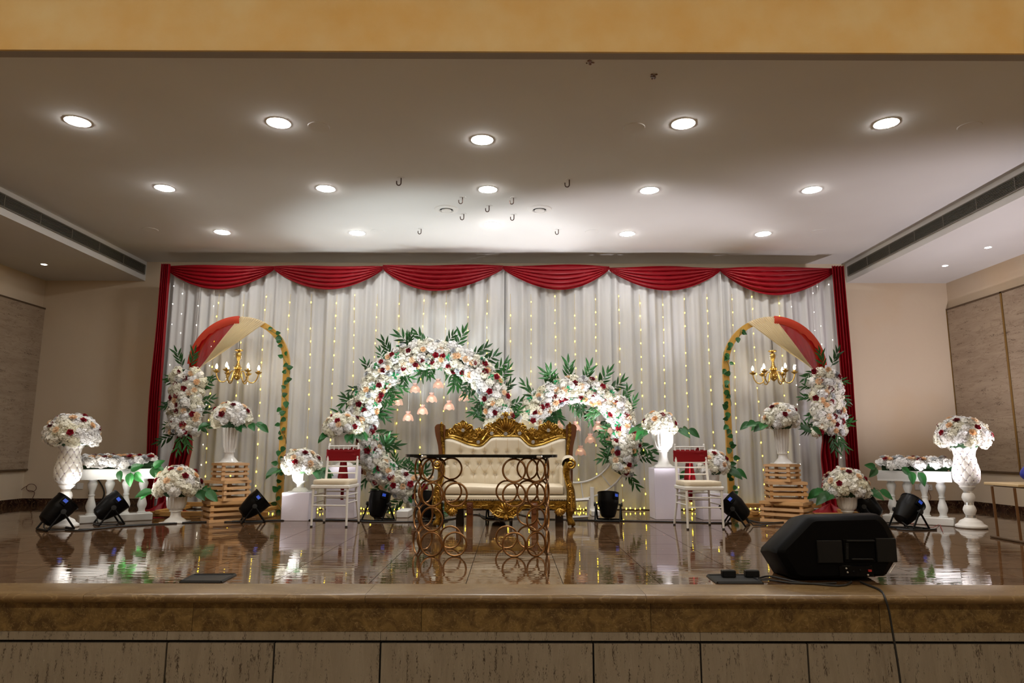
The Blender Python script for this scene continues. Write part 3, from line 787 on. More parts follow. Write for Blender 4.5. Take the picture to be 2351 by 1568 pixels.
# ------------------------------------------------------------------ flower rings behind the sofa
YR = 9.78
def flower_ring(cpx, cpy, rpx, a0, a1, seed, label, w):
    c = P(cpx, cpy, YR); R_ = (P(cpx + rpx, cpy, YR) - c).x; q = random.Random(seed)
    root = thing('flower_ring', label, 'flower ring', (c.x, YR, c.z - R_))
    def path(t):
        a = a0 + (a1 - a0) * t; e = Vector((math.cos(a), 0, math.sin(a))); return c + e * R_, e
    garland(root, path, (0, -1, 0), abs(a1 - a0) * R_, w, q)
    return c, R_
def ring_frame(c, R_, w, label, posts):
    """white hoop frame with stretched sheer fabric that carries the blooms, on two posts"""
    root = thing('ring_stand', label, 'stand', (c.x, YR + .1, 0))
    y = YR + .13
    for r_ in (R_ - w, R_ + w):
        MB().tube([(c.x + r_ * math.cos(a), y, c.z + r_ * math.sin(a)) for a in [2 * PI * i / 64 for i in range(64)]], .013, 8, True).obj('hoop', 'white_paint', root)
    for i in range(12):
        a = 2 * PI * (i + .25) / 12
        MB().tube([(c.x + r_ * math.cos(a), y, c.z + r_ * math.sin(a)) for r_ in (R_ - w, R_ + w)], .009, 6).obj('spoke', 'white_paint', root)
    def fab(u, v):
        a = 2 * PI * u; r_ = R_ - w + 2 * w * v; return (c.x + r_ * math.cos(a), y + .012 + .006 * math.sin(a * 46 + 3 * v) * math.sin(PI * v), c.z + r_ * math.sin(a))
    MB().grid(fab, 180, 4, wrap=True).obj('fabric', 'cream_sheer', root)
    for px in posts:
        x = P(px, 1150, y).x; zt = c.z - math.sqrt(max(.01, (R_ + w) ** 2 - (x - c.x) ** 2)) + .12
        MB().rbox((x, y - .03, zt / 2 + .02), (.055, .03, zt), .004).obj('post', 'white_paint', root)
        MB().rbox((x, y - .12, .035), (.11, .62, .07), .006).obj('foot', 'white_paint', root)
cL, RL = flower_ring(990, 968, 156, math.radians(-6), math.radians(275), 5, 'large ring of white, red and peach flowers behind the sofa', .185)
cS, RS = flower_ring(1322, 1010, 116, math.radians(158), math.radians(-38), 9, 'smaller ring of white and red flowers right of the sofa back', .165)
ring_frame(cL, RL, .10, 'white hoop stand that carries the large flower ring', (938, 1050))
ring_frame(cS, RS, .115, 'white hoop stand with stretched cream fabric of the smaller ring', (1359, 1290))
# white square frame lying at the foot of the small ring
p = P(1322, 1165, 9.55)
r = thing('square_frame', 'grey square frame propped behind the right end of the sofa', 'frame', (P(1322, 1190, 9.2).x, 9.2, 0))
for (a, b_) in (((1300, 1150), (1352, 1147)), ((1352, 1147), (1350, 1186)), ((1350, 1186), (1302, 1189)), ((1302, 1189), (1300, 1150))):
    MB().tube([P(a[0], a[1], 9.2), P(b_[0], b_[1], 9.2)], .018, 4).obj('rail', 'white_paint', r)

# hanging glass tealight holders
def bell():
    mb = MB()
    prof = [(.028, .068), (.036, .064), (.05, .05), (.062, .03), (.070, .005), (.076, -.028)]
    def fn(u, v):
        a = 2 * PI * u; x = v * (len(prof) - 1); i = min(int(x), len(prof) - 2); t = x - i
        r = prof[i][0] * (1 - t) + prof[i + 1][0] * t; z = prof[i][1] * (1 - t) + prof[i + 1][1] * t
        r *= 1 + .05 * v * math.cos(6 * a); z += .010 * v ** 2 * math.cos(6 * a)
        return (r * math.cos(a), r * math.sin(a), z)
    mb.grid(fn, 36, 12, wrap=True)
    return mb.mesh('shade', 'tealight_glass')
BELL = bell()
def crown(u, v):
    a = 2 * PI * u; r = .028 + .009 * v; return (r * math.cos(a), r * math.sin(a), .068 + .034 * v + .007 * v * math.cos(8 * a))
COLLAR = MB().grid(crown, 32, 3, wrap=True).mesh('collar', 'tealight_rim')
WAX = MB().lathe([(0, .02), (.022, .02), (.022, .036), (0, .038)], 14, cap=False).mesh('candle', 'wax')
def tealights(pts, c, R_, which):
    for i, (x, y) in enumerate(pts):
        p = P(x, y, YR + .02)
        r = thing('tealight_holder', 'pink glass tealight bell inside the %s flower ring, %s from the left' % (which, ORD[i]), 'tealight holder', p, 0, 'hanging glass tealight bells')
        inst('shade', BELL, r, (0, 0, 0)); inst('collar', COLLAR, r, (0, 0, 0)); inst('candle', WAX, r, (0, 0, 0))
        dz = c.z + math.sqrt(max(.0, (R_ - .06) ** 2 - (p.x - c.x) ** 2)) - p.z
        MB().tube([(0, 0, .05), (0, 0, max(.12, dz))], .0016, 4).obj('thread', 'thread', r, False)
tealights([(873, 908), (913, 925), (937, 961), (953, 896), (970, 946), (991, 918), (1006, 886), (1031, 936), (1065, 915), (1095, 890)], cL, RL, 'large')
tealights([(1281, 978), (1321, 984), (1333, 1040), (1355, 1012), (1373, 984), (1399, 990), (1402, 1012)], cS, RS, 'small')

# ------------------------------------------------------------------ draped arches with chandeliers
YA = 9.95
def arch(xl_px, xr_px, apex_py, side, fl_cx, seed, lab):
    xl = P(xl_px, 1000, YA).x; xr = P(xr_px, 1000, YA).x; zt = P((xl_px + xr_px) / 2, apex_py, YA).z
    cx = (xl + xr) / 2; R_ = (xr - xl) / 2; zs = zt - R_
    sgn = 1 if side == 'left' else -1            # +1: fabric and flowers on the left leg
    root = thing('arch_frame', 'gold wooden arch with ivy on the %s' % lab, 'arch', (cx, YA, 0))
    # flat gold hoop on two legs
    inner, outer = [], []
    hw = .042
    for i in range(9): inner.append((R_ - hw, zs * i / 8, 0)); outer.append((R_ + hw, zs * i / 8, 0))
    cl = [(1, zs * i / 8) for i in range(9)]
    A, B = [], []
    for z in [zs * i / 6 for i in range(6)]: A.append(Vector((cx + R_ - hw, YA - .03, z))); B.append(Vector((cx + R_ + hw, YA - .03, z)))
    for i in range(33):
        a = PI * i / 32; A.append(Vector((cx + (R_ - hw) * math.cos(a), YA - .03, zs + (R_ - hw) * math.sin(a)))); B.append(Vector((cx + (R_ + hw) * math.cos(a), YA - .03, zs + (R_ + hw) * math.sin(a))))
    for z in [zs * (5 - i) / 6 for i in range(6)]: A.append(Vector((cx - R_ + hw, YA - .03, z))); B.append(Vector((cx - R_ - hw, YA - .03, z)))
    MB().strip(A, B, (0, .06, 0)).obj('hoop', 'arch_gold', root)
    for dy, zz in ((.10, .10), (-.75, .045)):
        MB().rbox((cx, YA + dy, zz), (2 * R_ + .2, .07, .06), .005).obj('base_board', 'base_timber', root)
    for sx_ in (-1, 1):
        MB().rbox((cx + sx_ * (R_ - .05), YA - .33, .07), (.07, .95, .05), .005).obj('base_board', 'base_timber', root)
    # ivy on the bare leg
    iv = thing('ivy_garland', 'ivy vine winding up the gold arch on the %s' % lab, 'ivy', (cx + sgn * R_, YA - .06, 0))
    q = random.Random(seed); pts = []
    def leg(t):
        z = t * (zs + R_ * .95)
        if z < zs: return Vector((cx + sgn * R_, YA, z))
        a = (z - zs) / R_; return Vector((cx + sgn * R_ * math.cos(a), YA, zs + R_ * math.sin(a)))
    for i in range(80):
        t = i / 79; p = leg(t); a = t * 34
        pts.append(p + Vector((.052 * math.cos(a), -.055 * math.sin(a) - .01, 0)))
    MB().tube(pts, .004, 5).obj('vine_stem', 'stem', iv)
    for i in range(34):
        t = (i + q.uniform(.2, .8)) / 34; p = leg(t) + Vector((q.uniform(-.05, .05), -.06, 0)); a = q.uniform(0, 6.28)
        d = Vector((math.cos(a), -.25, math.sin(a) * .7 - .3)); inst('leaf', IVY, iv, p - wloc(iv), aim_x(d, Vector((q.uniform(-.6, .6), -1, q.uniform(-.5, .5)))), q.uniform(.065, .105))
    # fabric fans gathered at the flower column
    tie = P(fl_cx[0], fl_cx[1], YA - .16)
    def fan(a_from, a_to, name, m, label, n, wob, cat='drape', wide=.10):
        o_ = thing(name, label, cat, (tie.x, YA - .1, tie.z))
        def fn(u, v):
            a = a_from + (a_to - a_from) * u
            e = Vector((cx + sgn * (R_ + .045) * math.cos(a), YA - .045, zs + (R_ + .045) * math.sin(a)))
            g = tie + Vector((sgn * wide * (u - .5) * .6, 0, wide * (u - .5)))
            p = e.lerp(g, v ** .9); p.z -= .05 * math.sin(PI * v) * (.4 + .6 * u * 0)
            p.y -= (.006 if name[0] == 'r' else .030) * (.3 + .7 * math.sin(PI * min(1, v * 1.05))) * (1 - v ** 3) * math.sin(u * n * 2 * PI + wob * math.sin(5 * v)) + .03 * math.sin(PI * v)
            return p
        MB().grid(fn, n * 8, 26).obj('cloth', m, o_); return o_
    a_tie = PI - .12
    fr = fan(PI * .985, PI * .51, 'red_fan_drape', 'red_sheer', 'sheer red fan drape on the %s' % lab, 7, .4)
    fan(PI * .51, PI * .34, 'cream_fan_drape', 'cream_sheer', 'pleated cream fan drape on the %s' % lab, 12, .4)
    # red hem wrapped round the hoop
    mb = MB()
    def band(u, v):
        a = PI * (.99 - .48 * u); r_ = R_ + .05 - .115 * v
        return (cx + sgn * r_ * math.cos(a), YA - .078 - .012 * math.sin(PI * v), zs + r_ * math.sin(a))
    mb.grid(band, 40, 4); mb.obj('hem', 'red_band', fr)
    # flower column on the draped leg
    zc1, zc0 = P(fl_cx[2], 842, YA - .1).z, P(fl_cx[2], 1006, YA - .1).z; xc = P(fl_cx[2], 925, YA - .1).x
    fc = thing('flower_column', 'upright column of white and red flowers on the %s' % lab, 'flower column', (xc, YA - .1, zc0))
    garland(fc, lambda t: (Vector((xc + .05 * sgn * (t - .5) * 0, YA - .10, zc0 + .05 + (zc1 - zc0 - .1) * t)), Vector((1, 0, 0))), (0, -1, 0), zc1 - zc0, .225, random.Random(seed + 1), dens=.95, spray_len=.27, white=.3, mint=False, flat=.55)
    for dx, dz, dirz in ((.06, zc1 - .02, 1), (-.05, zc1 - .03, 1), (0, zc0 + .05, -1), (.06, zc0 + .08, -1)):
        inst('leaf_spray', SPRAY[0], fc, Vector((xc + dx, YA - .2, dz)) - wloc(fc), aim_x(Vector((dx * 6, -.3, dirz)), (0, -1, 0)), .3)
    # red cloth falling below the flowers to the floor
    zb = zc0 + .1
    rd = tag(MB().grid(lambda u, v: (xc + (u - .5) * (.20 + .16 * v) - sgn * .13 * v ** 1.3 * (1 if side == 'left' else -.1) + .012 * math.sin(14 * v + 5 * u), YA - .10 - .045 * math.sin(u * 2 * PI * 4.5 + .8 * math.sin(4 * v)) - .10 * v ** 3, zb * (1 - v) + .015), 60, 22).obj('fallen_drape', 'red_cloth'), 'red cloth falling to the floor below the flower column on the %s' % lab, 'drape')
    # pooled cloth on the floor
    px_ = xc - sgn * (.12 if side == 'left' else -.12)
    pc = P(398 if side == 'left' else 1890, 1188, 9.6); q2 = random.Random(seed + 4)
    def pool(u, v):
        a = 2 * PI * u; r_ = v * (.30 + .05 * math.sin(3 * a + seed)); return (px_ - .1 * sgn * 0 + r_ * math.cos(a) * 1.15, 9.66 + r_ * math.sin(a) * .8, .012 + .10 * (1 - v) ** 1.2 * (1 + .5 * math.sin(5 * a)) + .018 * math.sin(9 * a + 6 * v) * v * (1 - v) * 3 + .008)
    tag(MB().grid(pool, 64, 10, wrap=True).obj('cloth_pool', 'red_cloth'), 'red cloth pooled on the floor at the foot of the %s' % lab, 'cloth')
    return cx, zs, R_
aL = arch(431, 650, 735, 'left', (455, 850, 430), 61, 'left arch')
aR = arch(1673, 1896, 735, 'right', (1872, 855, 1896), 71, 'right arch')

def chandelier(px, py_top, label, yaw, tilt):
    top = P(px, py_top, YA - .06)
    root = thing('chandelier', label, 'chandelier', (top.x, top.y, top.z - .46), 0, 'gold chandeliers'); z0 = root.location.z
    X, Y_ = top.x, top.y
    def L_(pts): return [(X + a, Y_ + b_, z0 + c) for a, b_, c in pts]
    MB().lathe([(.0, .46), (.055, .455), (.06, .44), (.02, .425), (.012, .42)], 20, (X, Y_, z0)).obj('canopy', 'gold_plain', root)
    MB().lathe([(.0, .42), (.03, .41), (.042, .385), (.036, .34), (.018, .30), (.015, .29), (.02, .28), (.022, .24), (.035, .215), (.052, .19), (.05, .165), (.03, .15), (.022, .12), (.028, .10), (.05, .08), (.052, .06), (.04, .03), (.015, .01), (.0, .0)], 24, (X, Y_, z0)).obj('column', 'gold_plain', root)
    MB().tube(L_([(0, 0, .45), (0, 0, .62)]), .004, 5).obj('chain', 'black_metal', root)
    for k in range(6):
        a = yaw + k * PI / 3; ca, sa = math.cos(a), math.sin(a)
        pts = []
        for r, z in ((.03, .10), (.045, .128), (.065, .142), (.085, .135), (.10, .11), (.112, .075), (.125, .04), (.142, .008), (.165, -.016), (.192, -.027), (.22, -.022), (.245, -.004), (.265, .028), (.278, .062), (.285, .10)):
            pts.append((r * ca, r * sa, z))
        ar = MB().tube(L_(pts), .0085, 8).obj('arm', 'gold_plain', root)
        ex, ey, ez = .285 * ca, .285 * sa, pts[-1][2]
        MB().lathe([(.008, 0), (.03, .012), (.052, .035), (.048, .036), (.012, .02), (.016, .022), (.016, .062), (0, .062)], 18, (X + ex, Y_ + ey, z0 + ez)).obj('candle_cup', 'gold_plain', ar)
        MB().lathe([(.008, .062), (.017, .08), (.018, .095), (.010, .122), (.0, .14)], 12, (X + ex, Y_ + ey, z0 + ez)).obj('bulb', 'candle_bulb', ar)
        mb = MB()
        for j in range(6): mb.ball((X + ex, Y_ + ey, z0 + ez - .015 - .022 * j), .006, 6, 4)
        mb.obj('crystal_drop', 'crystal', ar)
    for j, (dx, dz) in enumerate(((.05, .42), (-.05, .42))):
        mb = MB()
        for i in range(18): mb.ball((X + dx, Y_ - .03, z0 + dz - i * .022), .0055, 6, 4)
        mb.obj('crystal_strand', 'crystal', root)
chandelier(549, 802, 'gold candle chandelier hanging in the left arch', .35, 0)
chandelier(1773, 804, 'gold candle chandelier hanging in the right arch', .75, 0)

# ------------------------------------------------------------------ carved gold sofa
YS0 = 8.20; YSB = 8.86                     # seat front, back rest plane
sofa = thing('sofa', 'carved gold sofa with cream tufted upholstery in the centre of the stage', 'sofa', (P(1158, 1211, YS0).x, (YS0 + YSB) / 2, 0))
SXC = sofa.location.x
def smooth_line(pts, n):
    """resample a polyline to n points (Catmull-Rom)"""
    out = []; m = len(pts) - 1
    for k in range(n):
        t = k / (n - 1) * m; i = min(int(t), m - 1); f = t - i
        p0, p1, p2, p3 = pts[max(i - 1, 0)], pts[i], pts[i + 1], pts[min(i + 2, m)]
        out.append(tuple(.5 * (2 * p1[j] + (p2[j] - p0[j]) * f + (2 * p0[j] - 5 * p1[j] + 4 * p2[j] - p3[j]) * f * f + (3 * p1[j] - p0[j] - 3 * p2[j] + p3[j]) * f ** 3) for j in range(2)))
    return out
halfU = [(1019, 1012), (1022, 1008.5), (1030, 1007), (1040, 1008.5), (1055, 1014), (1072, 1021), (1088, 1025), (1100, 1026), (1109, 1023), (1119, 1014), (1126, 1007), (1133, 1004), (1146, 1003.5), (1161, 1003.5)]
halfT = [(1021, 985), (1035, 984.5), (1042, 978), (1046, 973), (1053, 972), (1063, 964.5), (1072, 972), (1079, 974), (1085, 983), (1091, 989), (1095, 984), (1100, 981), (1106, 984.5), (1110, 989), (1116, 981), (1120, 972), (1127, 975), (1134, 969), (1141, 968), (1144, 960), (1152, 957), (1157, 949), (1161, 944)]
mir = lambda pts: [(2 * 1161 - x, y) for x, y in pts[::-1]]
upU = smooth_line(halfU, 40) + smooth_line(mir(halfU), 40)[1:]
upT = smooth_line(halfT, 80) + smooth_line(mir(halfT), 80)[1:]
upU2 = smooth_line(upU, len(upT))
# match by x so that the crest is a clean strip
def y_at(line, x):
    for a, b_ in zip(line[:-1], line[1:]):
        if a[0] <= x <= b_[0] and b_[0] > a[0]: return a[1] + (b_[1] - a[1]) * (x - a[0]) / (b_[0] - a[0])
    return line[0][1] if x < line[0][0] else line[-1][1]
xs = [1021 + 280 * i / 160 for i in range(161)]
A = [P(x, y_at(upT, x), YSB) for x in xs]; B = [P(x, y_at(upU, x) + 1, YSB) for x in xs]
crest = MB().strip(A, B, (0, .055, 0)).obj('crest_rail', 'gold', sofa)
# carved relief: scrolls, shells, beads and a moulding that follows the upholstery edge
def scroll(mb, c, r, turns, start, hand, tube_r, y):
    pts, rr = [], []
    for i in range(26):
        t = i / 25; a = start + hand * turns * 2 * PI * t; q = r * (1 - .86 * t)
        pts.append((c[0] + q * math.cos(a), y - .012 * t, c[1] + q * math.sin(a))); rr.append(tube_r * (1 - .45 * t))
    mb.tube(pts, rr, 6); mb.ball(pts[-1], tube_r * 1.0, 8, 6)
def shell(mb, c, r, a0, a1, n, y, tr=.011):
    for i in range(n):
        a = a0 + (a1 - a0) * i / (n - 1); rl = r * (.8 + .2 * math.sin(PI * i / (n - 1)))
        pts = [(c[0] + rl * t * math.cos(a + .12 * t), y - .022 * math.sin(PI * t * .8), c[1] + rl * t * math.sin(a + .12 * t)) for t in (.12, .35, .6, .85, 1)]
        mb.tube(pts, [tr * .5, tr * .8, tr, tr * 1.15, tr * .7], 6)
def acanthus(mb, pts, w, y):
    """a tapered leaf spine with lobes"""
    mb.tube([(a, y - .012, b_) for a, b_ in pts], [w * (1 - .7 * i / (len(pts) - 1)) for i in range(len(pts))], 6)
    for i in range(1, len(pts) - 1):
        d = Vector((pts[i + 1][0] - pts[i - 1][0], pts[i + 1][1] - pts[i - 1][1])).normalized(); n_ = Vector((-d.y, d.x))
        for s_ in (-1, 1):
            e = Vector(pts[i]) + n_ * s_ * w * 1.6 + d * w * 1.3
            mb.tube([(pts[i][0], y - .010, pts[i][1]), ((pts[i][0] + e.x) / 2, y - .022, (pts[i][1] + e.y) / 2), (e.x, y - .008, e.y)], [w * .5, w * .55, w * .2], 5)
def XZ(px, py, Y): p = P(px, py, Y); return (p.x, p.z)
cv = MB(); yc = YSB - .002
for s_ in (1, -1):
    M_ = (lambda x: x) if s_ == 1 else (lambda x: 2322 - x)
    def S(px, py): return XZ(M_(px), py, YSB)
    shell(cv, S(1063, 992), .125, PI * .18, PI * .82, 9, yc)
    scroll(cv, S(1048, 981), .045, 1.3, -PI / 2, -s_, .012, yc); scroll(cv, S(1078, 981), .045, 1.3, -PI / 2, s_, .012, yc)
    scroll(cv, S(1036, 993), .05, 1.4, PI * .5, s_, .012, yc); scroll(cv, S(1090, 1000), .05, 1.2, PI * .5, -s_, .012, yc)
    shell(cv, S(1100, 996), .075, PI * .15, PI * .85, 7, yc, .009)
    scroll(cv, S(1119, 983), .055, 1.4, -PI * .3, s_, .014, yc); scroll(cv, S(1131, 992), .05, 1.3, PI * .8, -s_, .012, yc)
    acanthus(cv, [S(1030, 1000), S(1045, 1001), S(1060, 1006), S(1075, 1010)], .014, yc)
    acanthus(cv, [S(1108, 1010), S(1114, 1001), S(1120, 992), S(1124, 980)], .015, yc)
    acanthus(cv, [S(1085, 1014), S(1075, 1013), S(1064, 1008)], .012, yc)
    acanthus(cv, [S(1150, 1000), S(1142, 992), S(1138, 983), S(1141, 972)], .014, yc)
    scroll(cv, S(1146, 968), .04, 1.2, 0, s_, .011, yc); scroll(cv, S(1152, 996), .035, 1.2, PI, -s_, .010, yc)
    for (bx, by) in ((1053, 973), (1072, 973), (1046, 976), (1122, 973), (1128, 973), (1141, 966), (1110, 988), (1092, 987)):
        p = P(M_(bx), by, YSB); cv.ball((p.x, yc - .012, p.z), .016, 8, 6)
shell(cv, XZ(1161, 995, YSB), .19, PI * .22, PI * .78, 9, yc, .013)
shell(cv, XZ(1161, 961, YSB), .085, PI * .1, PI * .9, 7, yc, .011)
for x in range(1024, 1300, 2):
    pass
ml = [P(x, y, YSB) + Vector((0, -.012, .014)) for x, y in upU[::1]]
cv.tube(ml, .014, 6)
cv.obj('carving', 'gold_relief', sofa)
# crystal flowers set in the crest
for x, y in ((1129, 995), (1161, 996), (1193, 995), (1098, 1015), (1224, 1015), (1063, 988), (1259, 988), (1153, 958), (1169, 958)):
    mb = MB(); p = P(x, y, YSB - .03)
    for k in range(6): mb.ball((p.x + .016 * math.cos(k * PI / 3), p.y, p.z + .016 * math.sin(k * PI / 3)), .010, 6, 4)
    mb.ball(p, .010, 6, 4); mb.obj('crystal_flower', 'crystal', sofa)
# upholstered back with pulled-in buttons
btn = []
for row, (py0, pxs) in enumerate(((1038, [1058, 1087, 1113, 1139, 1165, 1190, 1216, 1241, 1266]), (1064, [1046, 1073, 1101, 1126, 1150, 1177, 1203, 1228, 1252, 1279]), (1088, [1059, 1088, 1114, 1137, 1164, 1190, 1217, 1242, 1268]))):
    btn += [P(x, py0 + (1 if x % 2 else -.5), YSB) for x in pxs]
zseat = P(1161, 1112, YSB).z
def back(u, v):
    px = 1019.5 + 281 * u; zt = P(px, y_at(upU, px), YSB).z
    z = zt + (zseat - .05 - zt) * v; x = P(px, 1050, YSB).x
    e = min(1, min(u, 1 - u) * 22, v * 14 + .0, 1); y = YSB - .005 - .075 * math.sqrt(max(0, e * (2 - e)))
    for b_ in btn:
        d2 = (x - b_.x) ** 2 + (z - b_.z) ** 2
        if d2 < .02: y += .028 * math.exp(-d2 / .0011)
    # creases between neighbouring buttons
    return (x, y, z)
bk = MB().grid(back, 150, 60); bk.obj('backrest', 'sofa_fabric', sofa)
cre = MB()
rows_ = [btn[:9], btn[9:19], btn[19:]]
def yfront(x, z):
    return YSB - .082
for i, b_ in enumerate(rows_[0]):
    ux = b_.x; zt = P(1019.5 + 281 * .5, 1004, YSB).z
    px = 1058 + (i * 26); top = P(px, y_at(upU, px), YSB).z - .02
    cre.tube([(b_.x, YSB - .072, b_.z), (b_.x, YSB - .0805, b_.z + .03), (b_.x, YSB - .0795, top)], .0022, 4)
for ra, rb in ((rows_[0], rows_[1]), (rows_[1], rows_[2])):
    for a in ra:
        for b_ in rb:
            if abs(a.x - b_.x) < .13: cre.tube([(a.x, YSB - .070, a.z), ((a.x + b_.x) / 2, YSB - .0805, (a.z + b_.z) / 2), (b_.x, YSB - .070, b_.z)], .0022, 4)
for b_ in rows_[2]: cre.tube([(b_.x, YSB - .072, b_.z), (b_.x, YSB - .0805, b_.z - .1)], .0022, 4)
cre.obj('tuft_seam', 'table_edge', sofa)
BTN = MB().ball((0, 0, 0), .011, 10, 6, (1, .5, 1)).mesh('button', 'crystal')
for b_ in btn: inst('button', BTN, sofa, Vector((b_.x, YSB - .062, b_.z)) - wloc(sofa))
nm = MB()
for i, (x, y) in enumerate(smooth_line(upU, 96)):
    p = P(x, y + 1.6, YSB); nm.ball((p.x, YSB - .03, p.z), .0062, 6, 4)
for i in range(24):
    for x in (1020, 1300): 
        p = P(x + (.0 if x < 1100 else 0) + (i * .13 if x < 1100 else -i * .13), 1012 + i * 3.2, YSB); nm.ball((p.x, YSB - .03, p.z), .0062, 6, 4)
# posts at the two ends of the back
for s_ in (1, -1):
    M_ = (lambda x: x) if s_ == 1 else (lambda x: 2322 - x)
    prof = [(1011, 973.5, 4), (1011, 974.5, 8), (1011, 977, 11), (1010.5, 981, 12.5), (1010.5, 990, 12), (1011, 1000, 11), (1012.5, 1012, 9.5), (1014, 1024, 8.5), (1015, 1038, 8), (1015.5, 1055, 8), (1016, 1075, 9), (1016, 1110, 9)]
    A = [P(M_(x - w_), y, YSB - .04) for x, y, w_ in prof]; B = [P(M_(x + w_ * .95), y, YSB - .04) for x, y, w_ in prof]
    MB().strip(A, B, (0, .11, 0)).obj('back_post', 'sofa_wood', sofa)
    pc = MB()
    pc.tube([P(M_(x + 4), y, YSB - .045) for x, y, w_ in prof], .022, 6)
    for x, y, w_ in prof[1:8]:
        c_ = XZ(M_(x + 4.5), y, YSB - .05); scroll(pc, c_, .026, 1.0, PI * .5, s_, .009, YSB - .055)
    pc.obj('post_carving', 'gold', sofa)
# seat
xl, xr = P(1012, 1140, YS0).x, P(1304, 1140, YS0).x
z_c1, z_c0 = P(1161, 1115, YS0 + .03).z, P(1161, 1137, YS0).z; z_r0 = P(1161, 1151, YS0).z
MB().rbox(((xl + xr) / 2, (YS0 + YSB) / 2, (z_c0 + z_r0) / 2), (xr - xl, YSB - YS0, z_c0 - z_r0), .02).obj('seat_rail', 'sofa_fabric', sofa)
def cush(u, v):
    a = 2 * PI * v; n_ = .35
    cy, sy = math.cos(a), math.sin(a)
    yy = math.copysign(abs(cy) ** n_, cy); zz = math.copysign(abs(sy) ** n_, sy)
    e = 1 - max(0, abs(2 * u - 1) - .96) / .04 * .35
    return (xl + .03 + (xr - xl - .06) * u, (YS0 + YSB) / 2 - .04 + yy * (YSB - YS0 - .09) / 2 * (e * .5 + .5), (z_c1 + z_c0) / 2 + zz * (z_c1 - z_c0) / 2 * e + .008 * math.sin(9 * u) * (zz > 0))
MB().grid(cush, 50, 40).obj('seat_cushion', 'sofa_fabric', sofa)
for i in range(50):
    x = xl + .04 + (xr - xl - .08) * i / 49; nm.ball((x, YS0 - .002, z_r0 + .018), .0062, 6, 4)
nm.obj('nail_trim', 'nail', sofa)
# apron with carved shell and drops
z_a = P(1161, 1169, YS0).z
ap_pts = [(1020, 1172), (1035, 1185), (1045, 1172), (1060, 1168), (1090, 1168), (1120, 1169), (1135, 1180), (1150, 1187), (1161, 1192)]
line = smooth_line(ap_pts + mir(ap_pts)[1:], 80)
A = [P(x, 1150, YS0) for x, y in line]; B = [P(x, y, YS0) for x, y in line]
MB().strip(A, B, (0, .05, 0)).obj('apron', 'gold', sofa)
ac = MB()
shell(ac, XZ(1161, 1178, YS0), .125, PI * .12, PI * .88, 9, YS0, .011)
for s_ in (1, -1):
    M_ = (lambda x: x) if s_ == 1 else (lambda x: 2322 - x)
    def S(px, py): return XZ(M_(px), py, YS0)
    scroll(ac, S(1141, 1177), .055, 1.4, PI * .4, -s_, .013, YS0); acanthus(ac, [S(1158, 1188), S(1146, 1187), S(1134, 1180), S(1124, 1170)], .015, YS0)
    shell(ac, S(1038, 1166), .095, -PI * .8, -PI * .2, 7, YS0, .011); scroll(ac, S(1027, 1163), .04, 1.2, 0, s_, .011, YS0)
    acanthus(ac, [S(1120, 1160), S(1106, 1161), S(1092, 1160)], .012, YS0); acanthus(ac, [S(1050, 1160), S(1060, 1161), S(1068, 1160)], .012, YS0)
shell(ac, XZ(1161, 1180, YS0), .07, -PI * .7, -PI * .3, 4, YS0, .012)
ac.obj('apron_carving', 'gold_relief', sofa)
# arms: gold S-scroll fronts and padded tops
for s_ in (1, -1):
    M_ = (lambda x: x) if s_ == 1 else (lambda x: 2314 - x)
    ya = YS0 + .02
    path = [(1307, 1064, 11), (1302, 1072, 9.5), (1300, 1082, 8.5), (1301, 1093, 7.5), (1303.5, 1103, 7), (1307, 1114, 8.5), (1310, 1126, 9.5), (1311, 1138, 10), (1311, 1150, 11), (1311, 1162, 13), (1309, 1172, 11.5), (1307, 1182, 7.5), (1308, 1192, 7), (1312, 1202, 9.5), (1313, 1208, 8.5), (1312, 1212, 5)]
    q_ = [P(M_(x), y, ya) for x, y, r_ in path]; rr = [r_ / 197.0 for x, y, r_ in path]
    for p_ in q_: p_.z = max(p_.z, .02)
    q2_, rr2 = [], []
    for a, b_, ra, rb in zip(q_[:-1], q_[1:], rr[:-1], rr[1:]): q2_ += [a, a.lerp(b_, .5)]; rr2 += [ra, (ra + rb) / 2]
    MB().tube(q2_ + [q_[-1]], rr2 + [rr[-1]], 12).obj('arm_support', 'gold', sofa)
    am = MB(); scroll(am, XZ(M_(1309), 1066, ya), .06, 1.6, PI * .6, -s_, .016, ya - .06)
    for x, y in ((1308, 1118), (1311, 1132), (1311, 1146)): scroll(am, XZ(M_(x), y, ya), .035, 1.1, PI * .5, s_, .010, ya - .05)
    acanthus(am, [XZ(M_(1311), 1172, ya), XZ(M_(1310), 1158, ya), XZ(M_(1312), 1144, ya), XZ(M_(1308), 1128, ya)], .02, ya - .045)
    am.obj('arm_carving', 'gold_relief', sofa)
    # padded arm: rounded section swept from the scroll to the back
    p0 = P(M_(1307), 1066, ya); p1 = Vector((P(M_(1304), 1066, YSB).x, YSB - .03, p0.z + .03))
    def pad(u, v, p0=p0, p1=p1):
        c_ = p0.lerp(p1, u) + Vector((0, .015, .0)); a = 2 * PI * v; return (c_.x + .085 * math.cos(a), c_.y, c_.z + .072 * math.sin(a) + .004)
    MB().grid(pad, 12, 20).obj('arm_pad', 'sofa_fabric', sofa)
    xi = P(M_(1301), 1100, ya).x; zt_ = p0.z - .02
    MB().rbox((xi, (YS0 + YSB) / 2 + .03, (zt_ + z_r0) / 2), (.10, YSB - YS0 - .02, zt_ - z_r0), .02).obj('arm_panel', 'sofa_fabric', sofa)
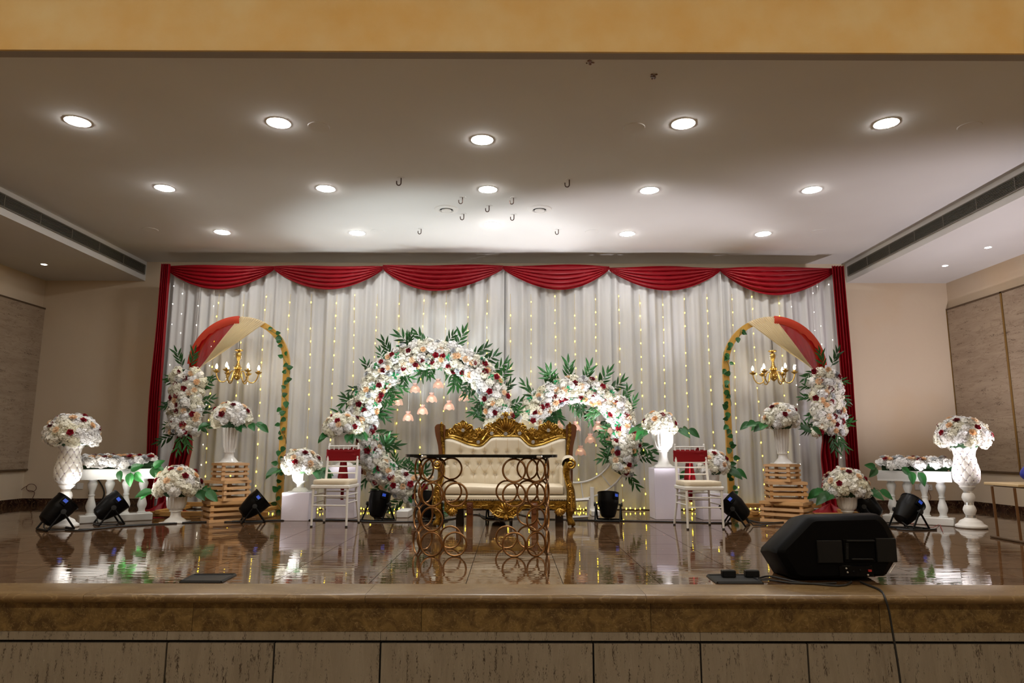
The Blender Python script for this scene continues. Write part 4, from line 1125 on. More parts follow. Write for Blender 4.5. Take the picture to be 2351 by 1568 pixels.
# legs
for px in (1077, 1228):
    p = F(px, 1211); mb = MB(); h = z_r0 - .005
    mb.box((p.x, YS0 + .03, h / 2), (.075, .07, h), None, 1.0); mb.obj('leg', 'sofa_wood', sofa)
    mb = MB(); mb.rbox((p.x, YS0 - .012, h * .72), (.06, .02, h * .42), .006)
    for k in range(6): mb.ball((p.x + .016 * math.cos(k * PI / 3), YS0 - .022, h * .8 + .016 * math.sin(k * PI / 3)), .009, 6, 4)
    mb.obj('leg_ornament', 'sofa_wood', sofa)
for px in (1056, 1284):
    p = F(px, 1199); MB().box((p.x, p.y, z_r0 / 2), (.10, .06, z_r0), None, .85).obj('leg', 'dark_wood', sofa)

# ------------------------------------------------------------------ ring-base console table
tb = thing('console_table', 'black glass table on a base of bronze rings before the sofa', 'table', (-.23, 6.2, 0))
RR = .0965
ringm = MB().tube([(RR * math.cos(a), 0, RR * math.sin(a)) for a in [2 * PI * i / 40 for i in range(40)]], .0085, 8, True).mesh('ring', 'bronze')
ringm2 = None
ztop = P(1106, 1048.5, 5.95).z - .012
rh = (ztop) / 4
def ring_at(px, bpy_, wpx, sgn_, rows, Y=None):
    """one column of stacked rings; wpx is the half width seen, so the turn of the ring is acos"""
    p = F(px, bpy_); pxm = FPX / (R_CAM.inverted() @ (p - Vector((0, 0, CAM_H)))).z * -1
    cs = min(1, wpx / (RR * pxm)); ang = sgn_ * math.acos(cs)
    for k in rows:
        inst('ring', ringm, tb, Vector((p.x, p.y, rh * (k + .5))) - wloc(tb), Euler((0, 0, ang)).to_quaternion(), (1, 1, rh / (2 * RR) * .985 if False else 1.0))
ALL = (0, 1, 2, 3)
ring_at(1044, 1278, 99, 1, (0, 2)); ring_at(990, 1278, 25.3, -1, ALL); ring_at(956, 1273, 10.5, -1, ALL)
ring_at(975, 1263, 14, 1, ALL); ring_at(1033, 1260, 24.5, 1, (0, 2, 3))
ring_at(1180, 1279, 99, 1, (0, 2, 3)); ring_at(1231, 1278, 21.5, 1, ALL); ring_at(1257, 1272, 5, 1, ALL)
ring_at(1246, 1264, 12, -1, ALL); ring_at(1211, 1260, 23.5, -1, ALL); ring_at(1163, 1260, 25, 1, (0, 2))
def stad(hx, hy, n=14):
    pts = []
    for i in range(n + 1): a = -PI / 2 + PI * i / n; pts.append((hx - hy + hy * math.cos(a), hy * math.sin(a)))
    for i in range(n + 1): a = PI / 2 + PI * i / n; pts.append((-hx + hy + hy * math.cos(a), hy * math.sin(a)))
    return pts
x0_, x1_ = P(932, 1047, 6.2).x, P(1280, 1047, 6.2).x; xm, hx = (x0_ + x1_) / 2, (x1_ - x0_) / 2
MB().prism([Vector((xm + a, 6.2 + b_, ztop + .006)) for a, b_ in stad(hx, .30)], (0, 0, .024)).obj('glass_top', 'black_glass', tb)
for a, b_ in ((950, 1046), (1170, 1262)):
    u0, u1 = P(a, 1050, 6.2).x, P(b_, 1050, 6.2).x
    MB().prism([Vector(((u0 + u1) / 2 + x, 6.2 + y, ztop - .001)) for x, y in stad((u1 - u0) / 2, .24)], (0, 0, .006)).obj('top_plate', 'black_metal', tb)
for px in (974, 1238):
    p = P(px, 1047, 5.93); MB().rbox((p.x, 5.915, ztop + .012), (.05, .02, .022), .006).obj('glass_clip', 'crystal', tb)

# ------------------------------------------------------------------ white banquet chairs with red sashes
def chair(loc, rz, label, sash_label):
    r = thing('banquet_chair', label, 'chair', loc, rz, 'white banquet chairs')
    W2, D2 = .205, .20
    for sx_ in (-1, 1):
        lg = MB().tube([(sx_ * W2, -D2, .012), (sx_ * W2 * .98, -D2 + .005, .45)], [.013, .016], 10).obj('leg', 'white_metal', r, False)
        MB().lathe([(.0, .0), (.015, .0), (.015, .014), (.013, .016)], 10, (sx_ * W2, -D2, 0)).obj('foot_cap', 'black_rubber', lg, False)
        lg = MB().tube([(sx_ * (W2 + .01), D2 + .09, .012), (sx_ * W2 * .97, D2 + .01, .30), (sx_ * W2 * .93, D2, .45), (sx_ * W2 * .90, D2 + .05, .80), (sx_ * W2 * .88, D2 + .08, .945)], [.013, .015, .016, .015, .012], 10).obj('leg', 'white_metal', r, False)
        MB().ball((sx_ * W2 * .88, D2 + .08, .95), .013, 8, 6).obj('finial', 'white_metal', lg, False)
        MB().lathe([(.0, .0), (.015, .0), (.015, .014), (.013, .016)], 10, (sx_ * (W2 + .01), D2 + .09, 0)).obj('foot_cap', 'black_rubber', lg, False)
        for z in (.36, .27): MB().tube([(sx_ * W2 * .99, -D2, z), (sx_ * W2 * .99, D2 + .03, z)], .008, 8).obj('stretcher', 'white_metal', r, False)
    for z in (.353, .243): MB().tube([(-W2, -D2, z), (W2, -D2, z)], .0085, 8).obj('stretcher', 'white_metal', r, False)
    for z in (.38, .30): MB().tube([(-W2, D2 + .03, z), (W2, D2 + .03, z)], .0085, 8).obj('stretcher', 'white_metal', r, False)
    MB().rbox((0, 0, .456), (.455, .44, .042), .008).obj('seat_frame', 'white_metal', r, False)
    def cu(u, v):
        a = 2 * PI * u; n_ = .28; ca, sa = math.cos(a), math.sin(a)
        prof = [(.0, .478), (.97, .478), (1.0, .487), (1.0, .518), (.975, .532), (.0, .54)]
        i = min(int(v * 5), 4); t = v * 5 - i; rr_ = prof[i][0] * (1 - t) + prof[i + 1][0] * t; z = prof[i][1] * (1 - t) + prof[i + 1][1] * t
        return (rr_ * .222 * math.copysign(abs(ca) ** n_, ca), rr_ * .215 * math.copysign(abs(sa) ** n_, sa), z)
    MB().grid(cu, 40, 10, wrap=True).obj('seat_cushion', 'sofa_fabric', r, False)
    def bx(z): return D2 + .05 * max(0, (z - .45) / .35) * 1.05
    MB().tube([(-W2 * .89, bx(.92), .925), (W2 * .89, bx(.92), .925)], .009, 8).obj('top_rail', 'white_metal', r, False)
    for z in (.74, .68, .60): MB().tube([(-W2 * .91, bx(z), z), (W2 * .91, bx(z), z)], .0085, 8).obj('back_rail', 'white_metal', r, False)
    for i in range(5):
        x = -.12 + .06 * i; MB().tube([(x, bx(.74), .74), (x, bx(.92), .925)], .0065, 8).obj('spindle', 'white_metal', r, False)
    # red sash tied round the back
    s_ = thing('chair_sash', sash_label, 'sash', loc, rz, 'red chair sashes')
    hw = .208; yf, yb = bx(.82) - .022, bx(.82) + .03
    def band(u, v):
        a = 2 * PI * u; ca, sa = math.cos(a), math.sin(a); n_ = .35
        return (hw * math.copysign(abs(ca) ** n_, ca), (yf + yb) / 2 + (yb - yf) / 2 * math.copysign(abs(sa) ** n_, sa) + .004 * math.sin(20 * v + 9 * u), .752 + .135 * v + .006 * math.sin(7 * u))
    MB().grid(band, 48, 6, wrap=True).obj('band', 'red_cloth', s_, False)
    def tail(u, v):
        w_ = (.065 + .075 * min(1, v / .5)) if v < .55 else max(.03, .062 - .05 * (v - .55)); x = -.005 + (u - .5) * w_
        return (x, yb + .012 + .012 * math.sin(u * 9 + 3 * v), .80 - .53 * v)
    MB().grid(tail, 14, 20).obj('tail', 'red_cloth', s_, False)
    MB().ball((0, yb + .02, .815), .045, 10, 8, (1, .5, 1.3)).obj('knot', 'red_cloth', s_, False)
    MB().prism([Vector((.05, yb, .85)), Vector((.10, yb, .925)), Vector((.15, yb, .885)), Vector((.13, yb, .84))], (0, .012, 0)).obj('bow_end', 'red_cloth', s_, False)
    return r
def mid(a, b_): return (a + b_) / 2
fl_ = mid(F(717, 1211), F(796, 1209)); chair((fl_.x, fl_.y + .20, 0), math.radians(-3), 'white metal banquet chair left of the sofa', 'red sash tied on the chair left of the sofa')
fr_ = mid(F(1582, 1215), F(1663, 1217)); chair((fr_.x - .02, fr_.y + .20, 0), math.radians(3), 'white metal banquet chair right of the sofa', 'red sash tied on the chair right of the sofa')

# ------------------------------------------------------------------ plinths, vases and arrangements
def plinth(x0, x1, ytop, ybot, label, depth=.36, yaw=0.0):
    a, b_ = F(x0, ybot), F(x1, ybot); y = (a.y + b_.y) / 2; w = b_.x - a.x; z = P((x0 + x1) / 2, ytop, y).z
    cx, cy = (a.x + b_.x) / 2, y + depth / 2
    mb = MB(); mb.rbox((0, 0, z / 2), (w, depth, z), .004)
    o = mb.obj('plinth', 'plinth_white'); o.location = (cx, cy, 0); o.rotation_euler = (0, 0, yaw)
    tag(o, label, 'plinth', 'white display plinths'); return Vector((cx, cy, z))
pA = plinth(644, 707, 1131, 1196, 'short white plinth left of the left chair')
pB = plinth(747, 812, 1071, 1190, 'tall white plinth behind the left chair')
pC = plinth(1505, 1564, 1075, 1193, 'tall white plinth left of the right chair')
pD = plinth(1614, 1678, 1134, 1194, 'short white plinth behind the right chair')

def vase(name, prof, base, label, flute=None, m='white_gloss', seg=60, square=None):
    r = thing(name, label, 'vase', base)
    MB().lathe(prof, seg, (0, 0, 0), flute).obj('body', m, r, False)
    if square: MB().rbox((0, 0, square[1] / 2), (square[0], square[0], square[1]), .004).obj('foot', m, r, False)
    return r
def urn_prof(h, rb, rs, rbowl, zbowl):
    """foot, narrow stem, ribbed bowl with lip"""
    return [(rb, .014), (rb * .96, .02), (rb * .86, .035), (rb * .62, .055), (rs * 1.15, zbowl * .45), (rs, zbowl * .62), (rs * 1.02, zbowl * .86), (rs * 1.35, zbowl * .9), (rs * 1.3, zbowl * .95), (rbowl * .55, zbowl), (rbowl * .80, zbowl + (h - zbowl) * .14), (rbowl * .90, zbowl + (h - zbowl) * .35), (rbowl * .95, zbowl + (h - zbowl) * .7), (rbowl * 1.0, h * .985), (rbowl * 1.08, h), (rbowl * .9, h), (rbowl * .85, h - .03), (0, h - .03)]
def tall_prof(h, rb, rt):
    return [(rb, .012), (rb * .95, .02), (rb * .75, .045), (rb * .52, .075), (rb * .46, .105), (rb * .46, .12), (rb * .58, .13), (rt * .62, .16), (rt * .74, .2), (rt * .82, h * .55), (rt * .92, h * .8), (rt, h * .98), (rt * 1.06, h), (rt * .92, h), (rt * .88, h - .03), (0, h - .03)]
def flowers(name_label, top, rx, rz, seed, nh, nr, npch, leaves):
    r = thing('flower_arrangement', name_label, 'flowers', (top.x, top.y, top.z))
    dome(r, top, rx, rz, random.Random(seed), nh, nr, npch, leaves); return r
PR, PLf = 0.0, PI
# on the short left plinth
hA = .29; vase('urn_vase', urn_prof(hA, .105, .042, .115, .115), pA, 'white ribbed urn vase on the short plinth left of the left chair', (16, .10, .15, .28), square=(.24, .014))
flowers('white and red flower dome in the urn left of the left chair', pA + Vector((0, 0, hA)), .235, .20, 201, 34, 8, 7, [(PLf + .25, -.05, .19, .12), (-.35, -.1, .19, .14)])
# tall left plinth
hB = .44; vB = Vector((P(790, 1071, pB.y).x, pB.y, pB.z)); vase('urn_vase', urn_prof(hB, .12, .05, .15, .14), vB, 'tall white ribbed urn vase on the plinth behind the left chair', (18, .10, .17, .43), square=(.26, .016))
flowers('white and red flower dome in the urn behind the left chair', vB + Vector((-.03, 0, hB + .01)), .25, .21, 202, 34, 8, 8, [(PLf + .5, -.2, .17, .02), (-.9, -.2, .16, .02), (-.2, -.1, .15, .05)])
# tall right plinth
hC = .50; vase('urn_vase', urn_prof(hC, .135, .055, .15, .24), pC, 'white ribbed urn on a tall stem on the tall right plinth', (18, .10, .27, .49), square=(.27, .02))
flowers('white and red flower dome in the urn on the tall right plinth', pC + Vector((-.03, 0, hC + .01)), .21, .20, 203, 34, 5, 6, [(-.1, .0, .20, .20), (PLf + .1, .05, .15, .16), (PLf + .4, -.2, .15, .1)])
# short right plinth
hD = .30; vase('urn_vase', urn_prof(hD, .105, .042, .115, .115), pD, 'white ribbed urn vase on the short plinth behind the right chair', (16, .10, .15, .29), square=(.24, .014))
flowers('white and red flower dome in the urn behind the right chair', pD + Vector((.0, 0, hD)), .225, .21, 204, 34, 8, 7, [(-.05, .02, .21, .14), (PLf, -.1, .17, .13)])
# floor urns
eU = F(400, 1200); hE = .33; bE = Vector((eU.x, eU.y + .02, 0))
vase('floor_urn', urn_prof(hE, .13, .058, .125, .15), bE, 'white ribbed urn standing on the floor before the left arch', (16, .10, .18, .35), square=(.27, .016))
flowers('white, red and peach flower dome in the floor urn at left', bE + Vector((0, 0, hE + .05)), .255, .25, 205, 40, 9, 9, [(-.05, -.02, .20, .16), (.25, .1, .18, .14), (PLf + .1, -.02, .20, .12)])
eR = F(1948, 1200); bR = Vector((eR.x, eR.y, 0))
vase('floor_urn', urn_prof(hE, .13, .058, .125, .15), bR, 'white ribbed urn standing on the floor before the right arch', (16, .10, .18, .35), square=(.27, .016))
flowers('white, red and peach flower dome in the floor urn at right', bR + Vector((0, 0, hE + .05)), .25, .24, 206, 40, 8, 8, [(-.1, .05, .19, .2), (PLf - .05, .05, .2, .12), (PLf + .35, -.1, .22, .1)])

# ------------------------------------------------------------------ crates
def crate(c, w, d, h, rz, label, n=4):
    r = thing('wooden_crate', label, 'crate', c, rz, 'slatted pine crates')
    t = .014; sh = h / n * .56
    for sx_ in (-1, 1):
        for sy_ in (-1, 1): MB().box((sx_ * (w / 2 - t - .018), sy_ * (d / 2 - t - .018), h / 2), (.036, .036, h)).obj('post', 'pine', r, False)
    for k in range(n):
        z = h * (k + .5) / n + (h / n - sh) * (.5 if k == n - 1 else (-.5 if k == 0 else 0)) * .9
        for s_ in (-1, 1):
            MB().box((0, s_ * (d / 2 - t / 2), z), (w, t, sh)).obj('slat', 'pine', r, False)
            MB().box((s_ * (w / 2 - t / 2), 0, z), (t, d - 2 * t - .002, sh)).obj('slat', 'pine', r, False)
    for k in range(5): MB().box((0, -d / 2 + t + (d - 2 * t) * (k + .5) / 5, .006), (w - .004 - 2 * t, (d - 2 * t) / 5 * .8, .010)).obj('bottom_slat', 'pine', r, False)
    for k in range(5): MB().box((0, -d / 2 + (d) * (k + .5) / 5, h - .004), (w - .002 - 2 * t, d / 5 * .82, .008)).obj('top_slat', 'pine', r, False)
    return r
def crate_stack(corner, spec, side):
    """corner: photo pixel of the nearest lower corner; spec rows: (front px width, side px width, w, d, h, rot, dx, label)"""
    z = 0.0
    for (cxp, cyp, w, d, h, rz, label) in spec:
        c = F(cxp, cyp, z) if z == 0 else None
        if c is None: c = Vector((P(cxp, 1100, crate_stack.y).x, crate_stack.y, z))
        else: crate_stack.y = c.y + .20; c = Vector((P(cxp, 1150, crate_stack.y).x, crate_stack.y, 0))
        crate(c, w, d, h, rz, label); z += h
    return Vector((c.x, c.y, z))
zt1 = P(528, 1146, 8.95).z; zt2 = P(528, 1101, 8.95).z; zt3 = P(528, 1062, 8.95).z
tL = crate_stack(None, [(527, 1199, .56, .40, zt1, math.radians(38), 'slatted pine crate at the bottom of the left stack'),
                        (523, 0, .40, .40, zt2 - zt1, math.radians(60), 'slatted pine crate in the middle of the left stack, turned askew'),
                        (527, 0, .345, .345, zt3 - zt2, math.radians(44), 'slatted pine crate on top of the left stack')], 1)
tR = crate_stack(None, [(1805, 1201, .54, .40, zt1, math.radians(-41), 'slatted pine crate at the bottom of the right stack'),
                        (1802, 0, .46, .38, zt2 - zt1, math.radians(-11), 'slatted pine crate in the middle of the right stack'),
                        (1797, 0, .335, .335, zt3 - zt2, math.radians(-45), 'slatted pine crate on top of the right stack')], 1)
hT = .52
bT = Vector((P(525, 1060, tL.y).x, tL.y, tL.z)); vase('fluted_vase', tall_prof(hT, .115, .105), bT, 'tall white fluted vase on the left crate stack', (14, .22, .15, .5), square=(.25, .012))
flowers('white and red flower dome in the tall vase on the left crates', bT + Vector((0, 0, hT - .01)), .235, .21, 207, 34, 8, 6, [(-.15, -.1, .17, .22), (PLf + .2, -.1, .16, .12), (-.7, -.25, .13, .0)])
bT = Vector((P(1798, 1060, tR.y).x, tR.y, tR.z)); vase('fluted_vase', tall_prof(hT, .115, .105), bT, 'tall white fluted vase on the right crate stack', (14, .22, .15, .5), square=(.25, .012))
flowers('white and red flower dome in the tall vase on the right crates', bT + Vector((0, 0, hT - .01)), .215, .22, 208, 34, 6, 6, [(PLf - .05, .05, .18, .22), (PLf + .25, -.05, .17, .1), (-.05, -.12, .17, .22)])

# ------------------------------------------------------------------ quilted tall vases
def quilt_vase(base, label, flabel, seed):
    r = thing('quilted_vase', label, 'vase', base, 0, 'tall quilted vases')
    MB().lathe([(0, 0), (.155, 0), (.165, .012), (.162, .03), (.125, .055), (.12, .07), (.105, .085), (.065, .105), (.058, .115)], 40).obj('foot', 'vase_quilt', r, False)
    MB().lathe([(.05, .115), (.05, .145)], 30, cap=False).obj('jewel_band', 'crystal', r, False)
    MB().lathe([(.048, .145), (.062, .175), (.07, .205), (.062, .235), (.048, .262)], 30).obj('stem_ball', 'vase_quilt', r, False)
    MB().lathe([(.047, .262), (.047, .288)], 30, cap=False).obj('jewel_band', 'crystal', r, False)
    MB().lathe([(.046, .288), (.06, .31), (.070, .345), (.062, .38), (.05, .40)], 30).obj('stem_ball', 'vase_quilt', r, False)
    MB().lathe([(.047, .40), (.047, .425)], 30, cap=False).obj('jewel_band', 'crystal', r, False)
    MB().lathe([(.048, .425), (.075, .455), (.084, .47), (.078, .485), (.085, .49)], 30).obj('collar', 'vase_quilt', r, False)
    prof = [(.085, .485), (.125, .53), (.142, .58), (.145, .63), (.135, .70), (.118, .77), (.11, .83), (.118, .88), (.138, .93), (.16, .97)]
    def rad(z):
        for (r0, z0), (r1, z1) in zip(prof[:-1], prof[1:]):
            if z0 <= z <= z1: t = (z - z0) / (z1 - z0); t = t * t * (3 - 2 * t); return r0 + (r1 - r0) * t
        return prof[-1][0]
    n = 10; hz = .485 / 8.0
    def fn(u, v):
        z = .485 + .485 * v; a = 2 * PI * u; A_ = u * n + (z - .485) / (2 * hz); B_ = u * n - (z - .485) / (2 * hz)
        puff = (abs(math.sin(PI * A_)) * abs(math.sin(PI * B_))) ** .45
        q = rad(z) * (1 - .07 + .09 * puff); return (q * math.cos(a), q * math.sin(a), z)
    MB().grid(fn, 160, 64, wrap=True).obj('quilted_body', 'vase_quilt', r, False)
    stud = MB().ball((0, 0, 0), .0065, 8, 6).mesh('stud', 'crystal_violet')
    for j in range(1, 8):
        z = .485 + hz * j
        for i in range(n):
            a = 2 * PI * (i + (.5 if j % 2 else 0)) / n
            q = rad(z) * .945; inst('stud', stud, r, (q * math.cos(a), q * math.sin(a), z))
    MB().lathe([(.15, .965), (.14, .95), (0, .95)], 24, cap=False).obj('inner_lid', 'vase_quilt', r, False)
    flowers(flabel, Vector(base) + Vector((0, 0, .985)), .265, .25, seed, 46, 8, 8, [])
mat('crystal_violet', (.35, .28, .45), .08, .8)
b1 = F(137, 1211); quilt_vase((b1.x, b1.y + .05, 0), 'tall white quilted vase with jewelled stem at far left', 'white and red flower dome in the quilted vase at far left', 301)
b2 = F(2237, 1213); quilt_vase((b2.x, b2.y + .05, 0), 'tall white quilted vase with jewelled stem at far right', 'white and red flower dome in the quilted vase at far right', 302)

# ------------------------------------------------------------------ balustrade flower stands
def balustrade(pa, pb_, label, flabel, seed, top_z, leaves):
    a, b_ = F(*pa), F(*pb_); c = (a + b_) / 2; L_ = (b_ - a).length; rz = math.atan2(b_.y - a.y, b_.x - a.x)
    c = c + Vector((-math.sin(rz), math.cos(rz), 0)) * .11
    r = thing('balustrade', label, 'balustrade', c, rz, 'white balustrade stands')
    MB().rbox((0, 0, .045), (L_, .22, .09), .008).obj('base_slab', 'stone_white', r, False)
    h1 = top_z - .125
    pr_ = [(.052, 0), (.052, .012), (.04, .02), (.038, .05), (.052, .085), (.056, .115), (.046, .16), (.032, .21), (.029, .235), (.036, .242), (.036, .255), (.029, .262), (.032, .30), (.046, .345), (.056, .385), (.050, .41), (.036, .43), (.048, .44), (.05, .45)]
    s_ = (h1 - .09) / .45
    bal = MB().lathe([(q, z * s_ + .09) for q, z in pr_], 24).mesh('baluster', 'stone_white')
    for k in range(4): inst('baluster', bal, r, (-L_ / 2 + L_ * (k + .5) / 4 * .94 + L_ * .03, 0, 0))
    prf = [(-.105, h1), (-.105, h1 + .03), (-.115, h1 + .045), (-.115, h1 + .07), (-.125, h1 + .09), (-.125, h1 + .125)]
    poly = prf + [(-y, z) for y, z in prf[::-1]]
    MB().prism([Vector((-L_ / 2 - .02, y, z)) for y, z in poly], (L_ + .04, 0, 0)).obj('top_slab', 'stone_white', r, False)
    # flower bed on top
    fb = thing('flower_bed', flabel, 'flowers', c + Vector((0, 0, top_z)))
    ax = Vector((math.cos(rz), math.sin(rz), 0)); sd = Vector((-math.sin(rz), math.cos(rz), 0)); q = random.Random(seed)
    MB().tube([c + Vector((0, 0, top_z + .03)) + ax * (L_ * .46 * t) for t in (-1, -.5, 0, .5, 1)], .06, 8).obj('foam_core', 'foam_green', fb)
    for i in range(64):
        t = (i + .5) / 64 * 2 - 1; w_ = q.uniform(-.15, .14)
        p = c + ax * (L_ * .48 * t) + sd * w_ + Vector((0, 0, top_z + .105 - 2.6 * w_ * w_ + q.uniform(-.01, .03)))
        nr_ = Vector((0, 0, 1)) + sd * w_ * 7
        me, nm_ = (ROSE_W, 'white_rose') if i % 3 else (q.choice(HYDW), 'hydrangea_bloom')
        place(fb, nm_, me, p, nr_, q.uniform(.058, .078), q)
    for nm_, me, k, s0 in (('red_rose', ROSE_R, 7, .042), ('peach_carnation', CARN, 8, .042), ('silver_rose', ROSE_S, 8, .045)):
        for i in range(k):
            t = (i + q.uniform(.2, .8)) / k * 2 - 1; w_ = q.uniform(-.10, .06)
            place(fb, nm_, me, c + ax * (L_ * .46 * t) + sd * w_ + Vector((0, 0, top_z + .165 - 2.6 * w_ * w_)), Vector((0, 0, 1)) + sd * w_ * 6, s0 * q.uniform(.9, 1.1), q)
    for (px, py, ang, ln) in leaves:
        p = P(px, py, c.y - .17); d = Vector((math.cos(ang), -.25, math.sin(ang)))
        inst('leaf', BIGL, fb, p - wloc(fb), aim_x(d, Vector((q.uniform(-.25, .25), -1, .25))), ln)
topz = P(280, 1076, 8.75).z
balustrade((180, 1203), (350, 1194), 'white balustrade stand with four balusters at left', 'low bed of white roses on the left balustrade', 401, topz,
           [(300, 1078, .35, .17), (276, 1080, -1.45, .14), (300, 1085, -1.5, .17), (310, 1085, -.75, .17), (205, 1073, -2.8, .15), (213, 1075, -.9, .12), (195, 1082, -2.2, .15), (352, 1072, .55, .16), (356, 1072, -.5, .17), (350, 1074, -1.1, .14)])
balustrade((2026, 1199), (2191, 1209), 'white balustrade stand with four balusters at right', 'low bed of white roses on the right balustrade', 402, topz,
           [(2010, 1073, 2.9, .14), (2012, 1074, -2.3, .15), (2070, 1073, -.8, .14), (2090, 1082, -1.5, .16), (2108, 1084, -1.2, .18), (2155, 1074, .1, .15), (2178, 1075, -.6, .15), (2180, 1074, .2, .14)])

# ------------------------------------------------------------------ par can uplights
def par_can(px, py, direction, label, watts, color, spot=62, disp=1):
    b_ = F(px, py); d = Vector(direction).normalized()
    r = thing('par_light', label, 'stage light', (b_.x, b_.y, 0), 0, 'black stage par lights')
    hz_ = .205; q = d.to_track_quat('Z', 'Y')
    hd = Vector((d.x, d.y, 0)); hd = hd.normalized() if hd.length > .05 else Vector((0, 1, 0)); sd = Vector((-hd.y, hd.x, 0))
    hs = MB().lathe([(.0, -.17), (.05, -.168), (.085, -.15), (.10, -.11), (.112, -.06), (.128, .0), (.133, .02), (.133, .13), (.138, .132), (.138, .145), (.126, .145), (.122, .10), (.0, .10)], 32).mesh('housing', 'black_metal')
    ho = inst('housing', hs, r, (0, 0, hz_), q)
    le = MB().lathe([(.0, .103), (.118, .103)], 28, cap=False).mesh('lens', 'lamp_lens'); o = inst('lens', le, ho, (0, 0, 0))
    # display block on the rim, with blue screen
    side_local = q.inverted() @ (Vector((0, -1, .1)) + sd * disp * (-.8 if hd.y > .6 else .0))
    an = math.atan2(side_local.y, side_local.x); rm = Matrix.Rotation(an, 3, 'Z')
    MB().rbox(rm @ Vector((.140, 0, .085)), (.03, .07, .08), .005, rm).obj('display_box', 'black_plastic', ho, False)
    MB().box(rm @ Vector((.1565, 0, .095)), (.003, .045, .035), rm).obj('screen', 'display_blue', ho, False)
    for s_ in (-1, 1):
        k_ = q.inverted() @ (sd * s_)
        MB().lathe([(.0, 0), (.012, 0), (.012, .03), (.026, .032), (.028, .05), (.0, .052)], 12).xf(Matrix.Translation(k_ * .13) @ face_to(k_).to_matrix().to_4x4()).obj('knob', 'black_rubber', ho, False)
        for t, zz in ((-1, .012), (1, .012)):
            MB().tube([sd * s_ * .155 + Vector((0, 0, hz_)), sd * s_ * .155 + hd * t * .13 + Vector((0, 0, zz))], .011, 6).obj('bracket_leg', 'black_metal', r, False)
    for t in (-1, 1):
        MB().tube([sd * -.155 + hd * t * .13 + Vector((0, 0, .011)), sd * .155 + hd * t * .13 + Vector((0, 0, .011))], .011, 6).obj('foot_bar', 'black_metal', r, False)
    mb = MB(); bl = q @ Vector((0, 0, -.16)) + Vector((0, 0, hz_))
    mb.tube([bl, bl + Vector((.03, -.05, -.05)), Vector((bl.x + .06, bl.y - .05, .012)), Vector((bl.x + .25, bl.y + .02, .009))], .007, 6); mb.obj('power_lead', 'black_rubber', r, False)
    if watts:
        li = bpy.data.lights.new('par_beam', 'SPOT'); li.energy = watts * PAR_W; li.color = color; li.spot_size = math.radians(spot); li.spot_blend = .55; li.shadow_soft_size = .11
        lo = bpy.data.objects.new('par_beam', li); COL.objects.link(lo); lo.parent = r; lo.location = Vector((0, 0, hz_)) + d * .16
        lo.rotation_mode = 'QUATERNION'; lo.rotation_quaternion = (-d).to_track_quat('Z', 'Y')
par_can(127, 1216, (.40, .52, .66), 'black stage light at far left before the quilted vase', 36, (1, .95, .88), 105)
par_can(250, 1204, (.55, .48, .55), 'black stage light before the left balustrade', 70, (1, .95, .86))
par_can(580, 1199, (.66, .30, .60), 'black stage light beside the left crate stack', 260, (1, .97, .94), 50)
par_can(868, 1195, (.12, .24, .92), 'black stage light below the large flower ring', 215, (.90, .99, 1), 76)
par_can(985, 1196, (.05, .24, .92), 'black stage light half hidden behind the table rings', 70, (.93, 1, 1), 70)
par_can(1146, 1190.5, (.03, .30, .92), 'black stage light behind the sofa', 60, (1, .99, .98), 66)
par_can(1397, 1196, (.06, .24, .92), 'black stage light below the small flower ring', 215, (1, .94, .98), 76)
par_can(1690, 1206, (-.62, .33, .62), 'black stage light beside the right chair', 260, (1, .96, .97), 50)
par_can(1995, 1200, (-.5, .42, .62), 'black stage light behind the floor monitor', 110, (1, .95, .92))
par_can(2087, 1214, (.66, .26, .66), 'black stage light before the right balustrade', 42, (1, .94, .97), 60)
par_can(2520, 1232, (-.12, .52, .85), 'black stage light beside the far right table', 260, (1, .90, .95), 110)

# ------------------------------------------------------------------ floor monitor loudspeaker seen from behind
mo = thing('floor_monitor', 'black wedge floor monitor loudspeaker at the stage edge', 'loudspeaker', F(1925, 1336))
ym = F(1925, 1336).y
out = [(1783, 1272), (1786, 1262), (1856, 1190), (1866, 1186), (2024, 1182), (2034, 1188), (2046, 1202), (2062, 1236), (2068, 1272), (2066, 1286), (2044, 1322), (2036, 1326), (1965, 1330), (1842, 1333), (1826, 1331), (1816, 1326), (1790, 1284)]
ctr = P(1925, 1262, ym)
def ring_pts(k, dy, lift=0.0):
    res = []
    for x, y in out:
        p = P(x, y, ym); v = Vector(((p.x - ctr.x) * k + ctr.x, ym + dy, (p.z - ctr.z) * k + ctr.z)); v.z = max(.004, v.z + lift); res.append(v)
    return res
lay = [ring_pts(.86, .0), ring_pts(.97, .03), ring_pts(1.0, .07), ring_pts(1.0, .16), ring_pts(.98, .34, -.03), ring_pts(.93, .38, -.04)]
mb = MB(); n_ = len(out)
for l_ in lay: mb.v += [tuple(p) for p in l_]
for j in range(len(lay) - 1):
    for i in range(n_): mb.f.append((j * n_ + i, j * n_ + (i + 1) % n_, (j + 1) * n_ + (i + 1) % n_, (j + 1) * n_ + i))
mb.f.append(tuple(range(n_))); mb.f.append(tuple((len(lay) - 1) * n_ + i for i in range(n_))[::-1])
mb.obj('cabinet', 'black_plastic', mo)
MB().strip([p + Vector((0, .005, 0)) for p in ring_pts(.90, .375, -.04)[2:6]], [p + Vector((0, .005, 0)) for p in ring_pts(.90, .375, -.04)[10:14][::-1]], (0, .02, 0)).obj('grille', 'grille_dark', mo)
def plate(pxs, yoff, thick, m, name, r_=.004):
    a, b_ = P(pxs[0], pxs[1], ym), P(pxs[2], pxs[3], ym)
    return MB().rbox(((a.x + b_.x) / 2, ym + yoff, (a.z + b_.z) / 2), (abs(b_.x - a.x), thick, abs(b_.z - a.z)), r_).obj(name, m, mo)
